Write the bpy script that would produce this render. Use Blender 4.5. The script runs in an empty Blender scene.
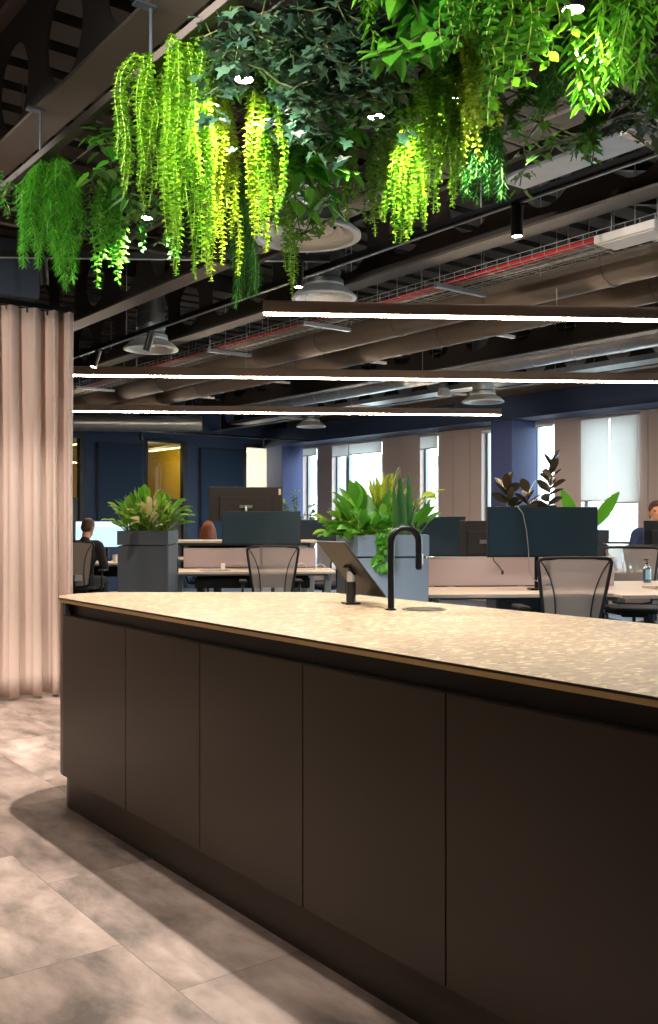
import bpy, bmesh, math, random
import numpy as np
from mathutils import Vector, Matrix
random.seed(7); RNG = np.random.default_rng(11)
PI = math.pi
scene = bpy.context.scene
COL = scene.collection
FPX, CX, HY, CAMZ = 958.0, 329.0, 522.0, 1.25       # focal length in pixels, centre column, horizon row, eye height
TH = math.radians(37.1)                             # the building's axes against the camera
V = Vector((math.cos(TH), math.sin(TH), 0)); U = Vector((-math.sin(TH), math.cos(TH), 0))
AL = math.radians(4.5)                              # the desks' axes
D = Vector((math.cos(AL), math.sin(AL), 0)); E = Vector((-math.sin(AL), math.cos(AL), 0))

def at(px, py, Y):
    return Vector(((px - CX) / FPX * Y, Y, CAMZ - (py - HY) / FPX * Y))
def atz(px, py, z):
    return at(px, py, FPX * (CAMZ - z) / (py - HY))
def bw(w, s, z=0.0):
    p = V * w + U * s; return Vector((p.x, p.y, z))
def s_on(px, w):                                    # run along the window wall where a sight line crosses offset w
    k = (px - CX) / FPX; c, n = math.cos(TH), math.sin(TH)
    return w * (c - n * k) / (n + c * k)
def w_on(px, s):
    k = (px - CX) / FPX; c, n = math.cos(TH), math.sin(TH)
    return s * (n + c * k) / (c - n * k)

# ------------------------------------------------------------------ materials
MATS = {}
def lin(c):
    return tuple(((x / 255) / 12.92 if x / 255 <= .04045 else ((x / 255 + .055) / 1.055) ** 2.4) for x in c)
def mat(name, rgb, rough=.5, metal=0.0, noise=0.0, nscale=20.0, spec=.5, bump=0.0, alpha=1.0, trans=0.0, emit=None, estr=0.0):
    m = bpy.data.materials.new(name); m.use_nodes = True
    nt = m.node_tree; b = nt.nodes['Principled BSDF']
    c = lin(rgb)
    b.inputs['Base Color'].default_value = (*c, 1)
    b.inputs['Roughness'].default_value = rough
    b.inputs['Metallic'].default_value = metal
    b.inputs['Specular IOR Level'].default_value = spec
    if alpha < 1: b.inputs['Alpha'].default_value = alpha
    if trans: b.inputs['Transmission Weight'].default_value = trans
    if emit:
        b.inputs['Emission Color'].default_value = (*lin(emit), 1); b.inputs['Emission Strength'].default_value = estr
    if noise or bump:
        tc = nt.nodes.new('ShaderNodeTexCoord'); n = nt.nodes.new('ShaderNodeTexNoise')
        n.inputs['Scale'].default_value = nscale; n.inputs['Detail'].default_value = 5
        nt.links.new(tc.outputs['Object'], n.inputs['Vector'])
        if noise:
            mx = nt.nodes.new('ShaderNodeMix'); mx.data_type = 'RGBA'
            mx.inputs['A'].default_value = (*[x * (1 - noise) for x in c], 1)
            mx.inputs['B'].default_value = (*[min(1, x * (1 + noise)) for x in c], 1)
            nt.links.new(n.outputs['Fac'], mx.inputs['Factor']); nt.links.new(mx.outputs['Result'], b.inputs['Base Color'])
        if bump:
            bp = nt.nodes.new('ShaderNodeBump'); bp.inputs['Strength'].default_value = bump; bp.inputs['Distance'].default_value = .01
            nt.links.new(n.outputs['Fac'], bp.inputs['Height']); nt.links.new(bp.outputs['Normal'], b.inputs['Normal'])
    MATS[name] = m
    return m
def leafmat(name, a, b, tr=.35, rough=.6):
    m = bpy.data.materials.new(name); m.use_nodes = True; nt = m.node_tree
    p = nt.nodes['Principled BSDF']; out = nt.nodes['Material Output']
    g = nt.nodes.new('ShaderNodeNewGeometry'); mx = nt.nodes.new('ShaderNodeMix'); mx.data_type = 'RGBA'
    mx.inputs['A'].default_value = (*lin(a), 1); mx.inputs['B'].default_value = (*lin(b), 1)
    nt.links.new(g.outputs['Random Per Island'], mx.inputs['Factor'])
    nt.links.new(mx.outputs['Result'], p.inputs['Base Color']); p.inputs['Roughness'].default_value = rough
    t = nt.nodes.new('ShaderNodeBsdfTranslucent'); nt.links.new(mx.outputs['Result'], t.inputs['Color'])
    ms = nt.nodes.new('ShaderNodeMixShader'); ms.inputs[0].default_value = tr
    nt.links.new(p.outputs[0], ms.inputs[1]); nt.links.new(t.outputs[0], ms.inputs[2]); nt.links.new(ms.outputs[0], out.inputs['Surface'])
    MATS[name] = m; return m
def glassmat(name, tint=(235, 243, 245), gloss=.08, rough=0.0):
    m = bpy.data.materials.new(name); m.use_nodes = True; nt = m.node_tree
    nt.nodes.remove(nt.nodes['Principled BSDF']); out = nt.nodes['Material Output']
    t = nt.nodes.new('ShaderNodeBsdfTransparent'); t.inputs['Color'].default_value = (*lin(tint), 1)
    g = nt.nodes.new('ShaderNodeBsdfGlossy'); g.inputs['Roughness'].default_value = rough
    ms = nt.nodes.new('ShaderNodeMixShader'); ms.inputs[0].default_value = gloss
    nt.links.new(t.outputs[0], ms.inputs[1]); nt.links.new(g.outputs[0], ms.inputs[2]); nt.links.new(ms.outputs[0], out.inputs['Surface'])
    MATS[name] = m; return m
def clothmat(name, rgb, tr=.3, weave=0.0):
    m = mat(name, rgb, .9, spec=.2, noise=.05, nscale=90); nt = m.node_tree
    p = nt.nodes['Principled BSDF']; out = nt.nodes['Material Output']
    t = nt.nodes.new('ShaderNodeBsdfTranslucent'); t.inputs['Color'].default_value = (*lin(rgb), 1)
    ms = nt.nodes.new('ShaderNodeMixShader'); ms.inputs[0].default_value = tr
    nt.links.new(p.outputs[0], ms.inputs[1]); nt.links.new(t.outputs[0], ms.inputs[2]); nt.links.new(ms.outputs[0], out.inputs['Surface'])
    return m

def floor_mat():
    m = bpy.data.materials.new('stone_look_floor_tiles'); m.use_nodes = True; nt = m.node_tree
    N = nt.nodes.new; L = nt.links.new; p = nt.nodes['Principled BSDF']
    tc = N('ShaderNodeTexCoord'); mp = N('ShaderNodeMapping'); mp.inputs['Rotation'].default_value = (0, 0, PI / 2)
    mp.inputs['Location'].default_value = (.38, .22, 0)
    L(tc.outputs['Object'], mp.inputs['Vector'])
    br = N('ShaderNodeTexBrick'); br.inputs['Scale'].default_value = 1; br.inputs['Brick Width'].default_value = .95
    br.inputs['Row Height'].default_value = .48; br.inputs['Mortar Size'].default_value = .0016; br.inputs['Mortar Smooth'].default_value = .2
    br.inputs['Color1'].default_value = (0, 0, 0, 1); br.inputs['Color2'].default_value = (1, 1, 1, 1); br.inputs['Mortar'].default_value = (.35, .35, .35, 1)
    br.offset = .37; L(mp.outputs[0], br.inputs['Vector'])
    # every tile has its own cloudy grain
    ad = N('ShaderNodeVectorMath'); ad.operation = 'MULTIPLY_ADD'; ad.inputs[1].default_value = (9, 9, 9); L(br.outputs['Color'], ad.inputs[0]); L(mp.outputs[0], ad.inputs[2])
    st = N('ShaderNodeMapping'); st.inputs['Scale'].default_value = (1.0, 1.9, 1); L(ad.outputs[0], st.inputs['Vector'])
    n1 = N('ShaderNodeTexNoise'); n1.inputs['Scale'].default_value = 2.6; n1.inputs['Detail'].default_value = 7; n1.inputs['Roughness'].default_value = .62; n1.inputs['Distortion'].default_value = .25
    L(st.outputs[0], n1.inputs['Vector'])
    r = N('ShaderNodeValToRGB'); e = r.color_ramp.elements
    e[0].position = .32; e[0].color = (*lin((104, 92, 84)), 1); e[1].position = .70; e[1].color = (*lin((206, 184, 173)), 1)
    x = e.new(.5); x.color = (*lin((166, 146, 136)), 1)
    L(n1.outputs['Fac'], r.inputs['Fac'])
    hs = N('ShaderNodeMix'); hs.data_type = 'RGBA'; hs.blend_type = 'MULTIPLY'; hs.inputs['Factor'].default_value = 1
    r2 = N('ShaderNodeValToRGB'); f = r2.color_ramp.elements; f[0].color = (.60, .58, .57, 1); f[1].color = (1, 1, 1, 1)
    L(br.outputs['Color'], r2.inputs['Fac']); L(r.outputs['Color'], hs.inputs['A']); L(r2.outputs['Color'], hs.inputs['B'])
    mo = N('ShaderNodeMix'); mo.data_type = 'RGBA'; mo.inputs['B'].default_value = (*lin((100, 88, 80)), 1)
    L(br.outputs['Fac'], mo.inputs['Factor']); L(hs.outputs['Result'], mo.inputs['A']); L(mo.outputs['Result'], p.inputs['Base Color'])
    p.inputs['Roughness'].default_value = .55; p.inputs['Specular IOR Level'].default_value = .35
    MATS['floor'] = m; return m
def worktop_mat():
    m = bpy.data.materials.new('flaked_stone_worktop'); m.use_nodes = True; nt = m.node_tree
    N = nt.nodes.new; L = nt.links.new; p = nt.nodes['Principled BSDF']
    tc = N('ShaderNodeTexCoord'); mp = N('ShaderNodeMapping'); mp.inputs['Scale'].default_value = (48, 92, 48); mp.inputs['Rotation'].default_value = (0, 0, -.2)
    L(tc.outputs['Object'], mp.inputs['Vector'])
    v = N('ShaderNodeTexVoronoi'); v.inputs['Scale'].default_value = 1; v.inputs['Randomness'].default_value = 1; L(mp.outputs[0], v.inputs['Vector'])
    sp = N('ShaderNodeSeparateColor'); L(v.outputs['Color'], sp.inputs[0])
    r = N('ShaderNodeValToRGB'); e = r.color_ramp.elements; r.color_ramp.interpolation = 'LINEAR'
    e[0].position = 0; e[0].color = (*lin((92, 76, 58)), 1); e[1].position = 1; e[1].color = (*lin((190, 172, 138)), 1)
    for q, c in ((.3, (108, 91, 71)), (.62, (122, 104, 82)), (.86, (144, 124, 97))):
        x = e.new(q); x.color = (*lin(c), 1)
    L(sp.outputs[0], r.inputs['Fac'])
    n = N('ShaderNodeTexNoise'); n.inputs['Scale'].default_value = 4; L(tc.outputs['Object'], n.inputs['Vector'])
    mx = N('ShaderNodeMix'); mx.data_type = 'RGBA'; mx.inputs['B'].default_value = (*lin((118, 100, 79)), 1); L(r.outputs[0], mx.inputs['A']); 
    mm = N('ShaderNodeMath'); mm.operation = 'MULTIPLY'; mm.inputs[1].default_value = .45; L(n.outputs['Fac'], mm.inputs[0]); L(mm.outputs[0], mx.inputs['Factor'])
    L(mx.outputs['Result'], p.inputs['Base Color']); p.inputs['Roughness'].default_value = .42; p.inputs['Specular IOR Level'].default_value = .4
    MATS['worktop'] = m; return m
def emat(name, rgb, s):
    m = bpy.data.materials.new(name); m.use_nodes = True; nt = m.node_tree; nt.nodes.remove(nt.nodes['Principled BSDF'])
    e = nt.nodes.new('ShaderNodeEmission'); e.inputs[0].default_value = (*lin(rgb), 1); e.inputs[1].default_value = s
    nt.links.new(e.outputs[0], nt.nodes['Material Output'].inputs['Surface']); MATS[name] = m; return m
floor_mat(); worktop_mat()
mat('edge', (206, 170, 112), .5, noise=.12, nscale=30)
mat('edge_dark', (52, 40, 26), .5)
mat('cabinet', (62, 52, 40), .38, noise=.04, nscale=6, spec=.4)
mat('rail_dark', (40, 36, 33), .4, metal=.3)
mat('rail_end', (92, 104, 116), .35, metal=.6)
mat('black', (22, 23, 25), .4)
mat('black_metal', (30, 31, 34), .35, metal=.7)
mat('tap_black', (28, 29, 33), .28, metal=.75)
mat('chrome', (206, 206, 206), .3, metal=.6)
mat('galv', (150, 158, 164), .36, metal=.85, noise=.22, nscale=9)
mat('foil', (205, 205, 205), .3, metal=.9, noise=.2, nscale=12, bump=.5)
mat('duct_brown', (104, 94, 84), .6, metal=.2, noise=.15, nscale=5)
mat('trellis', (48, 42, 38), .6)
mat('steel_paint', (76, 69, 63), .55, noise=.08, nscale=4)
mat('web_dark', (44, 40, 38), .7, noise=.15, nscale=5)
mat('deck', (52, 48, 45), .7, metal=.1, noise=.15, nscale=3)
mat('wire', (168, 172, 172), .4, metal=.6)
mat('red_cable', (190, 24, 30), .5)
mat('grey_cable', (150, 150, 146), .6)
mat('white_cable', (225, 225, 222), .5)
mat('vent', (212, 217, 220), .45, metal=.2)
mat('tray_white', (210, 206, 202), .5)
mat('linear_body', (136, 116, 102), .5)
emat('strip', (255, 230, 200), 42)
emat('lens', (255, 240, 216), 40)
emat('wall_lens', (255, 238, 205), 20)
emat('meeting_lamp', (255, 214, 120), 9)
mat('blue_wall', (46, 62, 92), .7, noise=.04, nscale=3)
mat('blue_column', (58, 70, 118), .65, noise=.03, nscale=3)
mat('blue_panel', (38, 58, 82), .9, noise=.1, nscale=80)
mat('bulkhead', (46, 56, 72), .75, noise=.05, nscale=3)
mat('pink_wall', (196, 180, 176), .75, noise=.04, nscale=4)
mat('plain_wall', (120, 112, 106), .8, noise=.04, nscale=4)
mat('yellow_wall', (190, 150, 18), .7, noise=.06, nscale=3)
mat('white_wall', (226, 222, 214), .7, noise=.03, nscale=3)
mat('frosted', (238, 236, 226), .8, noise=.02)
mat('window_frame', (112, 118, 122), .4, metal=.3)
mat('frame_black', (16, 17, 20), .45)
clothmat('blind', (226, 225, 223), .47)
clothmat('curtain', (222, 198, 186), .2)
glassmat('glass'); glassmat('room_glass', (210, 216, 220), .1)
mat('carpet', (92, 100, 108), .95, noise=.25, nscale=120)
mat('desk_wood', (236, 216, 202), .45, noise=.05, nscale=14)
mat('desk_edge', (214, 206, 198), .45)
mat('desk_metal', (150, 160, 166), .4, metal=.4)
mat('screen_fabric', (184, 170, 174), .9, noise=.08, nscale=150)
mat('screen_trim', (178, 174, 174), .5)
mat('monitor_glass', (30, 52, 66), .3, spec=.7)
mat('monitor_shell', (38, 36, 36), .5)
mat('tablet_back', (30, 28, 22), .45)
emat('lit_screen', (168, 196, 224), 1.0)
emat('lit_bar', (226, 236, 248), 1.2)
mat('planter_blue_lit', (112, 130, 150), .5, noise=.04, nscale=4)  # planter grey made lighter: light from the trellis spots put into the colour
mat('cabinet_grey', (66, 74, 82), .5, noise=.05, nscale=4)
mat('planter_grey', (66, 74, 82), .5, noise=.05, nscale=4)
mat('soil', (48, 36, 28), .95, noise=.4, nscale=60, bump=.6)
mat('mesh_fabric', (188, 178, 174), .8, alpha=.62, noise=.08, nscale=260)
mat('lumbar', (190, 196, 206), .5, alpha=.8)
mat('chair_black', (26, 27, 30), .45)
mat('chair_seat', (58, 54, 56), .9, noise=.12, nscale=120)
mat('skin', (206, 150, 122), .55, noise=.05, nscale=14)
mat('hair_brown', (72, 46, 30), .6, noise=.35, nscale=60)
mat('hair_auburn', (112, 60, 28), .55, noise=.3, nscale=60)
mat('jacket', (38, 34, 36), .9, noise=.12, nscale=60)
mat('navy', (40, 52, 92), .85, noise=.1, nscale=60)
mat('cream_top', (196, 186, 172), .85, noise=.06, nscale=60)
mat('trousers', (40, 42, 50), .9, noise=.12, nscale=60)
mat('shoe', (30, 24, 20), .5)
mat('soap', (40, 140, 190), .15, trans=.55, spec=.6)
mat('bottle_clear', (206, 226, 236), .1, trans=.8)
mat('label_blue', (36, 84, 140), .5); mat('label_pale', (150, 206, 226), .5)
mat('paper', (236, 232, 224), .7); mat('notebook', (170, 140, 108), .7)
mat('facade', (214, 214, 210), .8, noise=.05, nscale=1); mat('facade_glass', (120, 136, 150), .3); mat('roof_grey', (150, 150, 150), .8)
mat('ground_out', (170, 168, 162), .9)
mat('bark', (92, 72, 48), .9, noise=.3, nscale=40)
mat('stem', (110, 140, 40), .6); mat('stem_dark', (62, 74, 34), .7)
leafmat('pearl', (70, 132, 18), (128, 176, 32), .38)
leafmat('lime', (134, 172, 26), (186, 206, 58), .4)
leafmat('fern', (46, 134, 30), (98, 178, 44), .35)
leafmat('deep', (30, 96, 34), (60, 128, 44), .3)
leafmat('willow', (56, 134, 20), (106, 172, 30), .35)
leafmat('ivy', (30, 58, 46), (56, 88, 62), .2, .55)
leafmat('ivy_light', (52, 104, 36), (96, 150, 52), .3)
leafmat('pothos', (46, 124, 30), (96, 166, 46), .3, .35)
leafmat('bush', (76, 156, 40), (164, 206, 76), .35)
leafmat('variegated', (196, 200, 116), (236, 214, 176), .3)
leafmat('snake', (40, 92, 44), (64, 120, 56), .15)
leafmat('palm', (140, 170, 46), (190, 200, 76), .35)
leafmat('chartreuse', (170, 206, 40), (196, 222, 60), .4)
leafmat('rubber', (34, 50, 38), (74, 60, 42), .1, .25)
leafmat('paradise', (60, 140, 30), (110, 180, 40), .4, .3)
leafmat('pale_tree', (96, 140, 96), (140, 176, 130), .4)

# ------------------------------------------------------------------ mesh builder
class MB:
    def __init__(self): self.v = []; self.f = []; self.m = []; self.mi = 0
    def add(self, vs, fs):
        b = len(self.v); self.v.extend([tuple(x) for x in vs]); self.f.extend([tuple(b + i for i in f) for f in fs]); self.m.extend([self.mi] * len(fs)); return self
    def box(self, c, s, rot=None):
        hx, hy, hz = s[0] / 2, s[1] / 2, s[2] / 2
        vs = [Vector((x, y, z)) for x in (-hx, hx) for y in (-hy, hy) for z in (-hz, hz)]
        if rot is not None: vs = [rot @ p for p in vs]
        c = Vector(c); vs = [p + c for p in vs]
        return self.add(vs, [(0, 1, 3, 2), (4, 6, 7, 5), (0, 4, 5, 1), (2, 3, 7, 6), (0, 2, 6, 4), (1, 5, 7, 3)])
    def b2(self, a, b):
        return self.box([(a[i] + b[i]) / 2 for i in range(3)], [abs(b[i] - a[i]) for i in range(3)])
    def tube(self, path, r, n=8, caps=True, flat=1.0, up=None):
        path = [Vector(p) for p in path]; rs = r if isinstance(r, (list, tuple)) else [r] * len(path)
        vs = []; prev = None
        for i, p in enumerate(path):
            t = (path[min(i + 1, len(path) - 1)] - path[max(i - 1, 0)])
            if t.length < 1e-9: t = Vector((0, 0, 1))
            t.normalize()
            if prev is None:
                a = Vector(up) if up else (Vector((0, 0, 1)) if abs(t.z) < .9 else Vector((1, 0, 0)))
                x = a.cross(t); x.normalize()
            else:
                x = prev - t * prev.dot(t)
                x.normalize() if x.length > 1e-6 else None
            prev = x; y = t.cross(x)
            for k in range(n):
                a = 2 * PI * k / n
                vs.append(p + x * math.cos(a) * rs[i] + y * math.sin(a) * rs[i] * flat)
        fs = []
        for i in range(len(path) - 1):
            for k in range(n):
                k2 = (k + 1) % n; fs.append((i * n + k, i * n + k2, (i + 1) * n + k2, (i + 1) * n + k))
        if caps: fs.append(tuple(range(n))[::-1]); fs.append(tuple((len(path) - 1) * n + k for k in range(n)))
        return self.add(vs, fs)
    def cyl(self, p0, p1, r0, r1=None, n=16): return self.tube([p0, p1], [r0, r0 if r1 is None else r1], n)
    def lathe(self, prof, n=32, c=(0, 0, 0), close=False):
        vs = []; fs = []; c = Vector(c)
        for (r, z) in prof:
            for k in range(n):
                a = 2 * PI * k / n; vs.append(c + Vector((r * math.cos(a), r * math.sin(a), z)))
        m = len(prof)
        for i in range(m - 1 + (1 if close else 0)):
            j = (i + 1) % m
            for k in range(n):
                k2 = (k + 1) % n; fs.append((i * n + k, i * n + k2, j * n + k2, j * n + k))
        if not close:
            fs.append(tuple(range(n))[::-1]); fs.append(tuple((m - 1) * n + k for k in range(n)))
        return self.add(vs, fs)
    def prism(self, poly, z0, z1):
        n = len(poly); vs = [Vector((p[0], p[1], z0)) for p in poly] + [Vector((p[0], p[1], z1)) for p in poly]
        fs = [(i, (i + 1) % n, n + (i + 1) % n, n + i) for i in range(n)] + [tuple(range(n))[::-1], tuple(range(n, 2 * n))]
        return self.add(vs, fs)
    def ring_wall(self, path, thick, z0, z1):         # an upright strip that follows a plan path, thick to its left
        n = len(path); P = [Vector((p[0], p[1], 0)) for p in path]; O = []
        for i in range(n):
            t = (P[min(i + 1, n - 1)] - P[max(i - 1, 0)]).normalized(); O.append(P[i] + Vector((-t.y, t.x, 0)) * thick)
        return self.prism([(p.x, p.y) for p in P] + [(p.x, p.y) for p in O[::-1]], z0, z1)
    def ell(self, c, r, n=14, m=9, rot=None):
        c = Vector(c); vs = []; fs = []
        for i in range(1, m):
            th = PI * i / m
            for k in range(n):
                a = 2 * PI * k / n; q = Vector((r[0] * math.sin(th) * math.cos(a), r[1] * math.sin(th) * math.sin(a), r[2] * math.cos(th)))
                vs.append(c + (rot @ q if rot is not None else q))
        tz = Vector((0, 0, r[2])); tz = rot @ tz if rot is not None else tz
        vs += [c + tz, c - tz]; T = len(vs) - 2; B = T + 1
        for i in range(m - 2):
            for k in range(n): k2 = (k + 1) % n; fs.append((i * n + k, (i + 1) * n + k, (i + 1) * n + k2, i * n + k2))
        for k in range(n):
            k2 = (k + 1) % n; fs.append((T, k, k2)); fs.append((B, (m - 2) * n + k2, (m - 2) * n + k))
        return self.add(vs, fs)
    def cap(self, p0, p1, r0, r1, n=12):              # tapered limb with round ends
        p0 = Vector(p0); p1 = Vector(p1); self.ell(p0, (r0,) * 3, n, 8); self.ell(p1, (r1,) * 3, n, 8); return self.tube([p0, p1], [r0, r1], n)
    def blade(self, base, d, length, width, droop=.5, fold=.25, shape=None, n=7, roll=0.0):   # one broad leaf, bending over
        d = Vector(d).normalized(); p = Vector(base); side = d.cross(Vector((0, 0, 1)))
        if side.length < .05: side = Vector((1, 0, 0))
        side.normalize(); side = Matrix.Rotation(roll, 3, d) @ side
        vs = []; fs = []
        for i in range(n + 1):
            t = i / n; w = width * (shape(t) if shape else math.sin(PI * min(1, t * .98 + .02)) ** .8) * .5
            nr = side.cross(d).normalized()
            vs += [p - side * w + nr * (fold * w), p.copy(), p + side * w + nr * (fold * w)]
            d = (d + Vector((0, 0, -1)) * droop / n).normalized(); p = p + d * (length / n)
            side = (side - d * side.dot(d)).normalized()
        for i in range(n):
            a = 3 * i; fs += [(a, a + 1, a + 4, a + 3), (a + 1, a + 2, a + 5, a + 4)]
        return self.add(vs, fs)
    def build(self, name, ms, parent=None, smooth=False, bevel=0.0, seg=2, loc=None, rz=None, auto=False):
        me = bpy.data.meshes.new(name); me.from_pydata(self.v, [], self.f)
        for m in (ms if isinstance(ms, (list, tuple)) else [ms]): me.materials.append(MATS[m])
        if max(self.m, default=0) > 0: me.polygons.foreach_set('material_index', self.m)
        if smooth: me.polygons.foreach_set('use_smooth', [True] * len(me.polygons))
        me.update()
        if auto:
            bm = bmesh.new(); bm.from_mesh(me); bmesh.ops.recalc_face_normals(bm, faces=bm.faces)
            for e in bm.edges:
                if len(e.link_faces) == 2 and e.calc_face_angle(0) > .6: e.smooth = False
            bm.to_mesh(me); bm.free()
        o = bpy.data.objects.new(name, me); COL.objects.link(o)
        if parent is not None: o.parent = parent
        if loc is not None: o.location = loc
        if rz is not None: o.rotation_euler = (0, 0, rz)
        if bevel:
            b = o.modifiers.new('bevel', 'BEVEL'); b.width = bevel; b.segments = seg; b.limit_method = 'ANGLE'; b.angle_limit = .7
        return o
def tag(o, label, cat, group=None, kind=None):
    o['label'] = label; o['category'] = cat
    if group: o['group'] = group
    if kind: o['kind'] = kind
    return o
def thing(name, label, cat, loc=(0, 0, 0), rz=0.0, group=None):
    o = bpy.data.objects.new(name, None); COL.objects.link(o); o.empty_display_size = .1
    o.location = loc; o.rotation_euler = (0, 0, rz); return tag(o, label, cat, group)
def struct(o): o['kind'] = 'structure'; return o
def kids(o): return [c for c in o.children]
def copy_tree(o, loc, rz, label, group=None):
    def rec(a, parent):
        c = a.copy(); COL.objects.link(c)
        if parent is not None: c.parent = parent
        for ch in kids(a): rec(ch, c)
        return c
    r = rec(o, None); r.location = loc; r.rotation_euler = (0, 0, rz); r['label'] = label
    if group: r['group'] = group
    return r
def light(kind, name, energy, color, loc, parent=None, **kw):
    l = bpy.data.lights.new(name, kind); l.energy = energy; l.color = color
    for k, v in kw.items(): setattr(l, k, v)
    o = bpy.data.objects.new(name, l); COL.objects.link(o); o.location = loc
    if parent is not None: o.parent = parent
    return o
# ------------------------------------------------------------------ camera, world
cam = bpy.data.cameras.new('camera'); co = bpy.data.objects.new('camera', cam); COL.objects.link(co)
cam.sensor_fit = 'VERTICAL'; cam.sensor_height = 36; cam.lens = FPX / 1024 * 36; cam.shift_y = -(512 - HY) / 1024 * -1 * -1
cam.shift_y = (HY - 512) / 1024
co.location = (0, 0, CAMZ); co.rotation_euler = (PI / 2, 0, 0); cam.clip_start = .05; cam.clip_end = 400
scene.camera = co
w = bpy.data.worlds.new('daylight'); scene.world = w; w.use_nodes = True
bg = w.node_tree.nodes['Background']; bg.inputs[0].default_value = (.86, .93, 1, 1); bg.inputs[1].default_value = 8.0
scene.view_settings.view_transform = 'Standard'; scene.view_settings.look = 'None'; scene.view_settings.gamma = 1
scene.view_settings.use_curve_mapping = False; scene.view_settings.exposure = 1.0
scene.cycles.use_denoising = True; scene.cycles.max_bounces = 8; scene.cycles.transparent_max_bounces = 24
scene.cycles.sample_clamp_indirect = 6; scene.cycles.caustics_reflective = False; scene.cycles.caustics_refractive = False

# ------------------------------------------------------------------ room shell (local axes: x = across the building, y = along it)
WW, SB = 11.1, 16.1
S_NEAR, W_NEAR = -4.0, -3.5
def shell(name, fn, m, **k):
    b = MB(); fn(b); return struct(b.build(name, m, rz=TH, **k))
shell('floor', lambda b: b.b2((W_NEAR, S_NEAR, -.12), (3.6, SB + 4.2, 0)), 'floor')
shell('floor_carpet', lambda b: b.b2((3.6, S_NEAR, -.12), (WW + .3, SB + 4.2, 0)), 'carpet')
def deck(b):
    y = S_NEAR
    while y < SB + 4:                                # ribs of the profiled steel deck
        b.prism([(W_NEAR, y), (WW + .3, y), (WW + .3, y + .18), (W_NEAR, y + .18)], 3.78, 3.84)
        b.prism([(W_NEAR, y + .18), (WW + .3, y + .18), (WW + .3, y + .3), (W_NEAR, y + .3)], 3.84, 3.88)
        b.b2((W_NEAR, y + .18, 3.78), (WW + .3, y + .185, 3.88)); b.b2((W_NEAR, y + .295, 3.78), (WW + .3, y + .3, 3.88))
        y += .3
shell('ceiling', deck, 'deck')
OPEN = [(303, 317), (332, 382), (420, 438), (481.5, 496), (531, 554), (581, 638)]
SPANS = [(s_on(b, WW), s_on(a, WW)) for a, b in OPEN] + [(5.4, 7.0), (2.4, 4.6), (-.8, 1.4), (-3.4, -1.6)]
SPANS.sort()
ZS, ZH = .32, 2.74
def wall_right(b):
    cur = S_NEAR
    grooves = [s_on(p, WW) for p in (400, 453, 470, 648)]
    for a, c in SPANS + [(SB, SB)]:
        cuts = [cur] + sorted(g for g in grooves if cur < g < a) + [a]
        for i in range(len(cuts) - 1):
            b.b2((WW, cuts[i] + (.006 if i else 0), ZS), (WW + .25, cuts[i + 1] - (.006 if i < len(cuts) - 2 else 0), ZH))
        cur = c
    b.b2((WW, S_NEAR, -.0), (WW + .25, SB, ZS)); b.b2((WW, S_NEAR, ZH), (WW + .25, SB, 3.9))
    b.b2((WW + .1, S_NEAR, 2.74), (WW + .11, SB, 2.8))
shell('wall_right', wall_right, 'pink_wall')
shell('beam_window_wall', lambda b: b.b2((10.5, S_NEAR, 2.75), (WW - .002, SB - .002, 3.08)), 'blue_wall', bevel=.004)
shell('column_right', lambda b: b.b2((10.56, s_on(512, 10.56), 0), (WW - .003, s_on(512, 10.56) + .42, 2.75)), 'blue_column', bevel=.004)
shell('column_corner', lambda b: b.b2((10.6, s_on(303, WW), 0), (WW - .003, SB - .003, 2.75)), 'blue_column', bevel=.004)
# windows of the right wall
for i, (a, c) in enumerate(SPANS):
    f = MB(); x0, x1 = WW + .1, WW + .16
    for y in (a + .02, c - .02): f.box(((x0 + x1) / 2, y, (ZS + ZH) / 2), (.06, .04, ZH - ZS))
    for z in (ZS + .02, ZH - .02): f.box(((x0 + x1) / 2, (a + c) / 2, z), (.06, c - a, .04))
    if c - a > 1.0:
        mids = [s_on(349, WW + .13)] if abs(a - s_on(382, WW)) < .01 else [s_on(610, WW + .13)] if abs(a - s_on(638, WW)) < .01 else [(a + c) / 2]
        for y in mids: f.box(((x0 + x1) / 2, y, (ZS + ZH) / 2), (.07, .10, ZH - ZS))
    fr = struct(f.build('window_%d' % (i + 1), 'window_frame', rz=TH))
    g = MB(); g.b2((WW + .126, a + .03, ZS + .03), (WW + .134, c - .03, ZH - .03)); g.build('glass', 'glass', fr)
    s = MB(); s.b2((WW - .04, a, ZS - .03), (WW + .12, c, ZS)); s.build('sill', 'white_wall', fr)
# roller blinds
def blind(pa, pb, py, label, group='roller blinds along the window wall'):
    wq = WW - .03; a, c = s_on(pb, wq), s_on(pa, wq); m = (a + c) / 2; Y = bw(wq, m).y
    zb = CAMZ - (py - HY) / FPX * Y
    t = thing('roller_blind', label, 'blind', bw(wq, m, 2.74), TH, group); h = (c - a) / 2
    b = MB(); b.b2((-.004, -h + .01, zb - 2.74), (0, h - .01, -.01)); b.build('blind_fabric', 'blind', t)
    b = MB(); b.tube([(0, -h, -.025), (0, h, -.025)], .022, 12); b.build('roller', 'screen_trim', t)
    b = MB(); b.b2((-.012, -h + .008, zb - 2.74 - .018), (.006, h - .008, zb - 2.74)); b.build('bottom_bar', 'screen_trim', t, bevel=.003)
blind(303, 317, 455, 'short blind on the narrow window beside the far corner column')
blind(332, 348, 456, 'white roller blind half of the window pair, next to the far corner')
blind(349, 382, 453, 'wider white blind on the window behind the fern-filled planter')
blind(420, 438, 448, 'grey roller blind on the narrow window above the yellow heart leaf')
blind(481, 492, 432, 'short blind tucked beside the purple face of the blue column')
blind(531, 554, 426, 'short blind on the bright window behind the rubber plant')
blind(580.5, 609.8, 500, 'long white blind nearly closed, closer to the pink wall panel')
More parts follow.
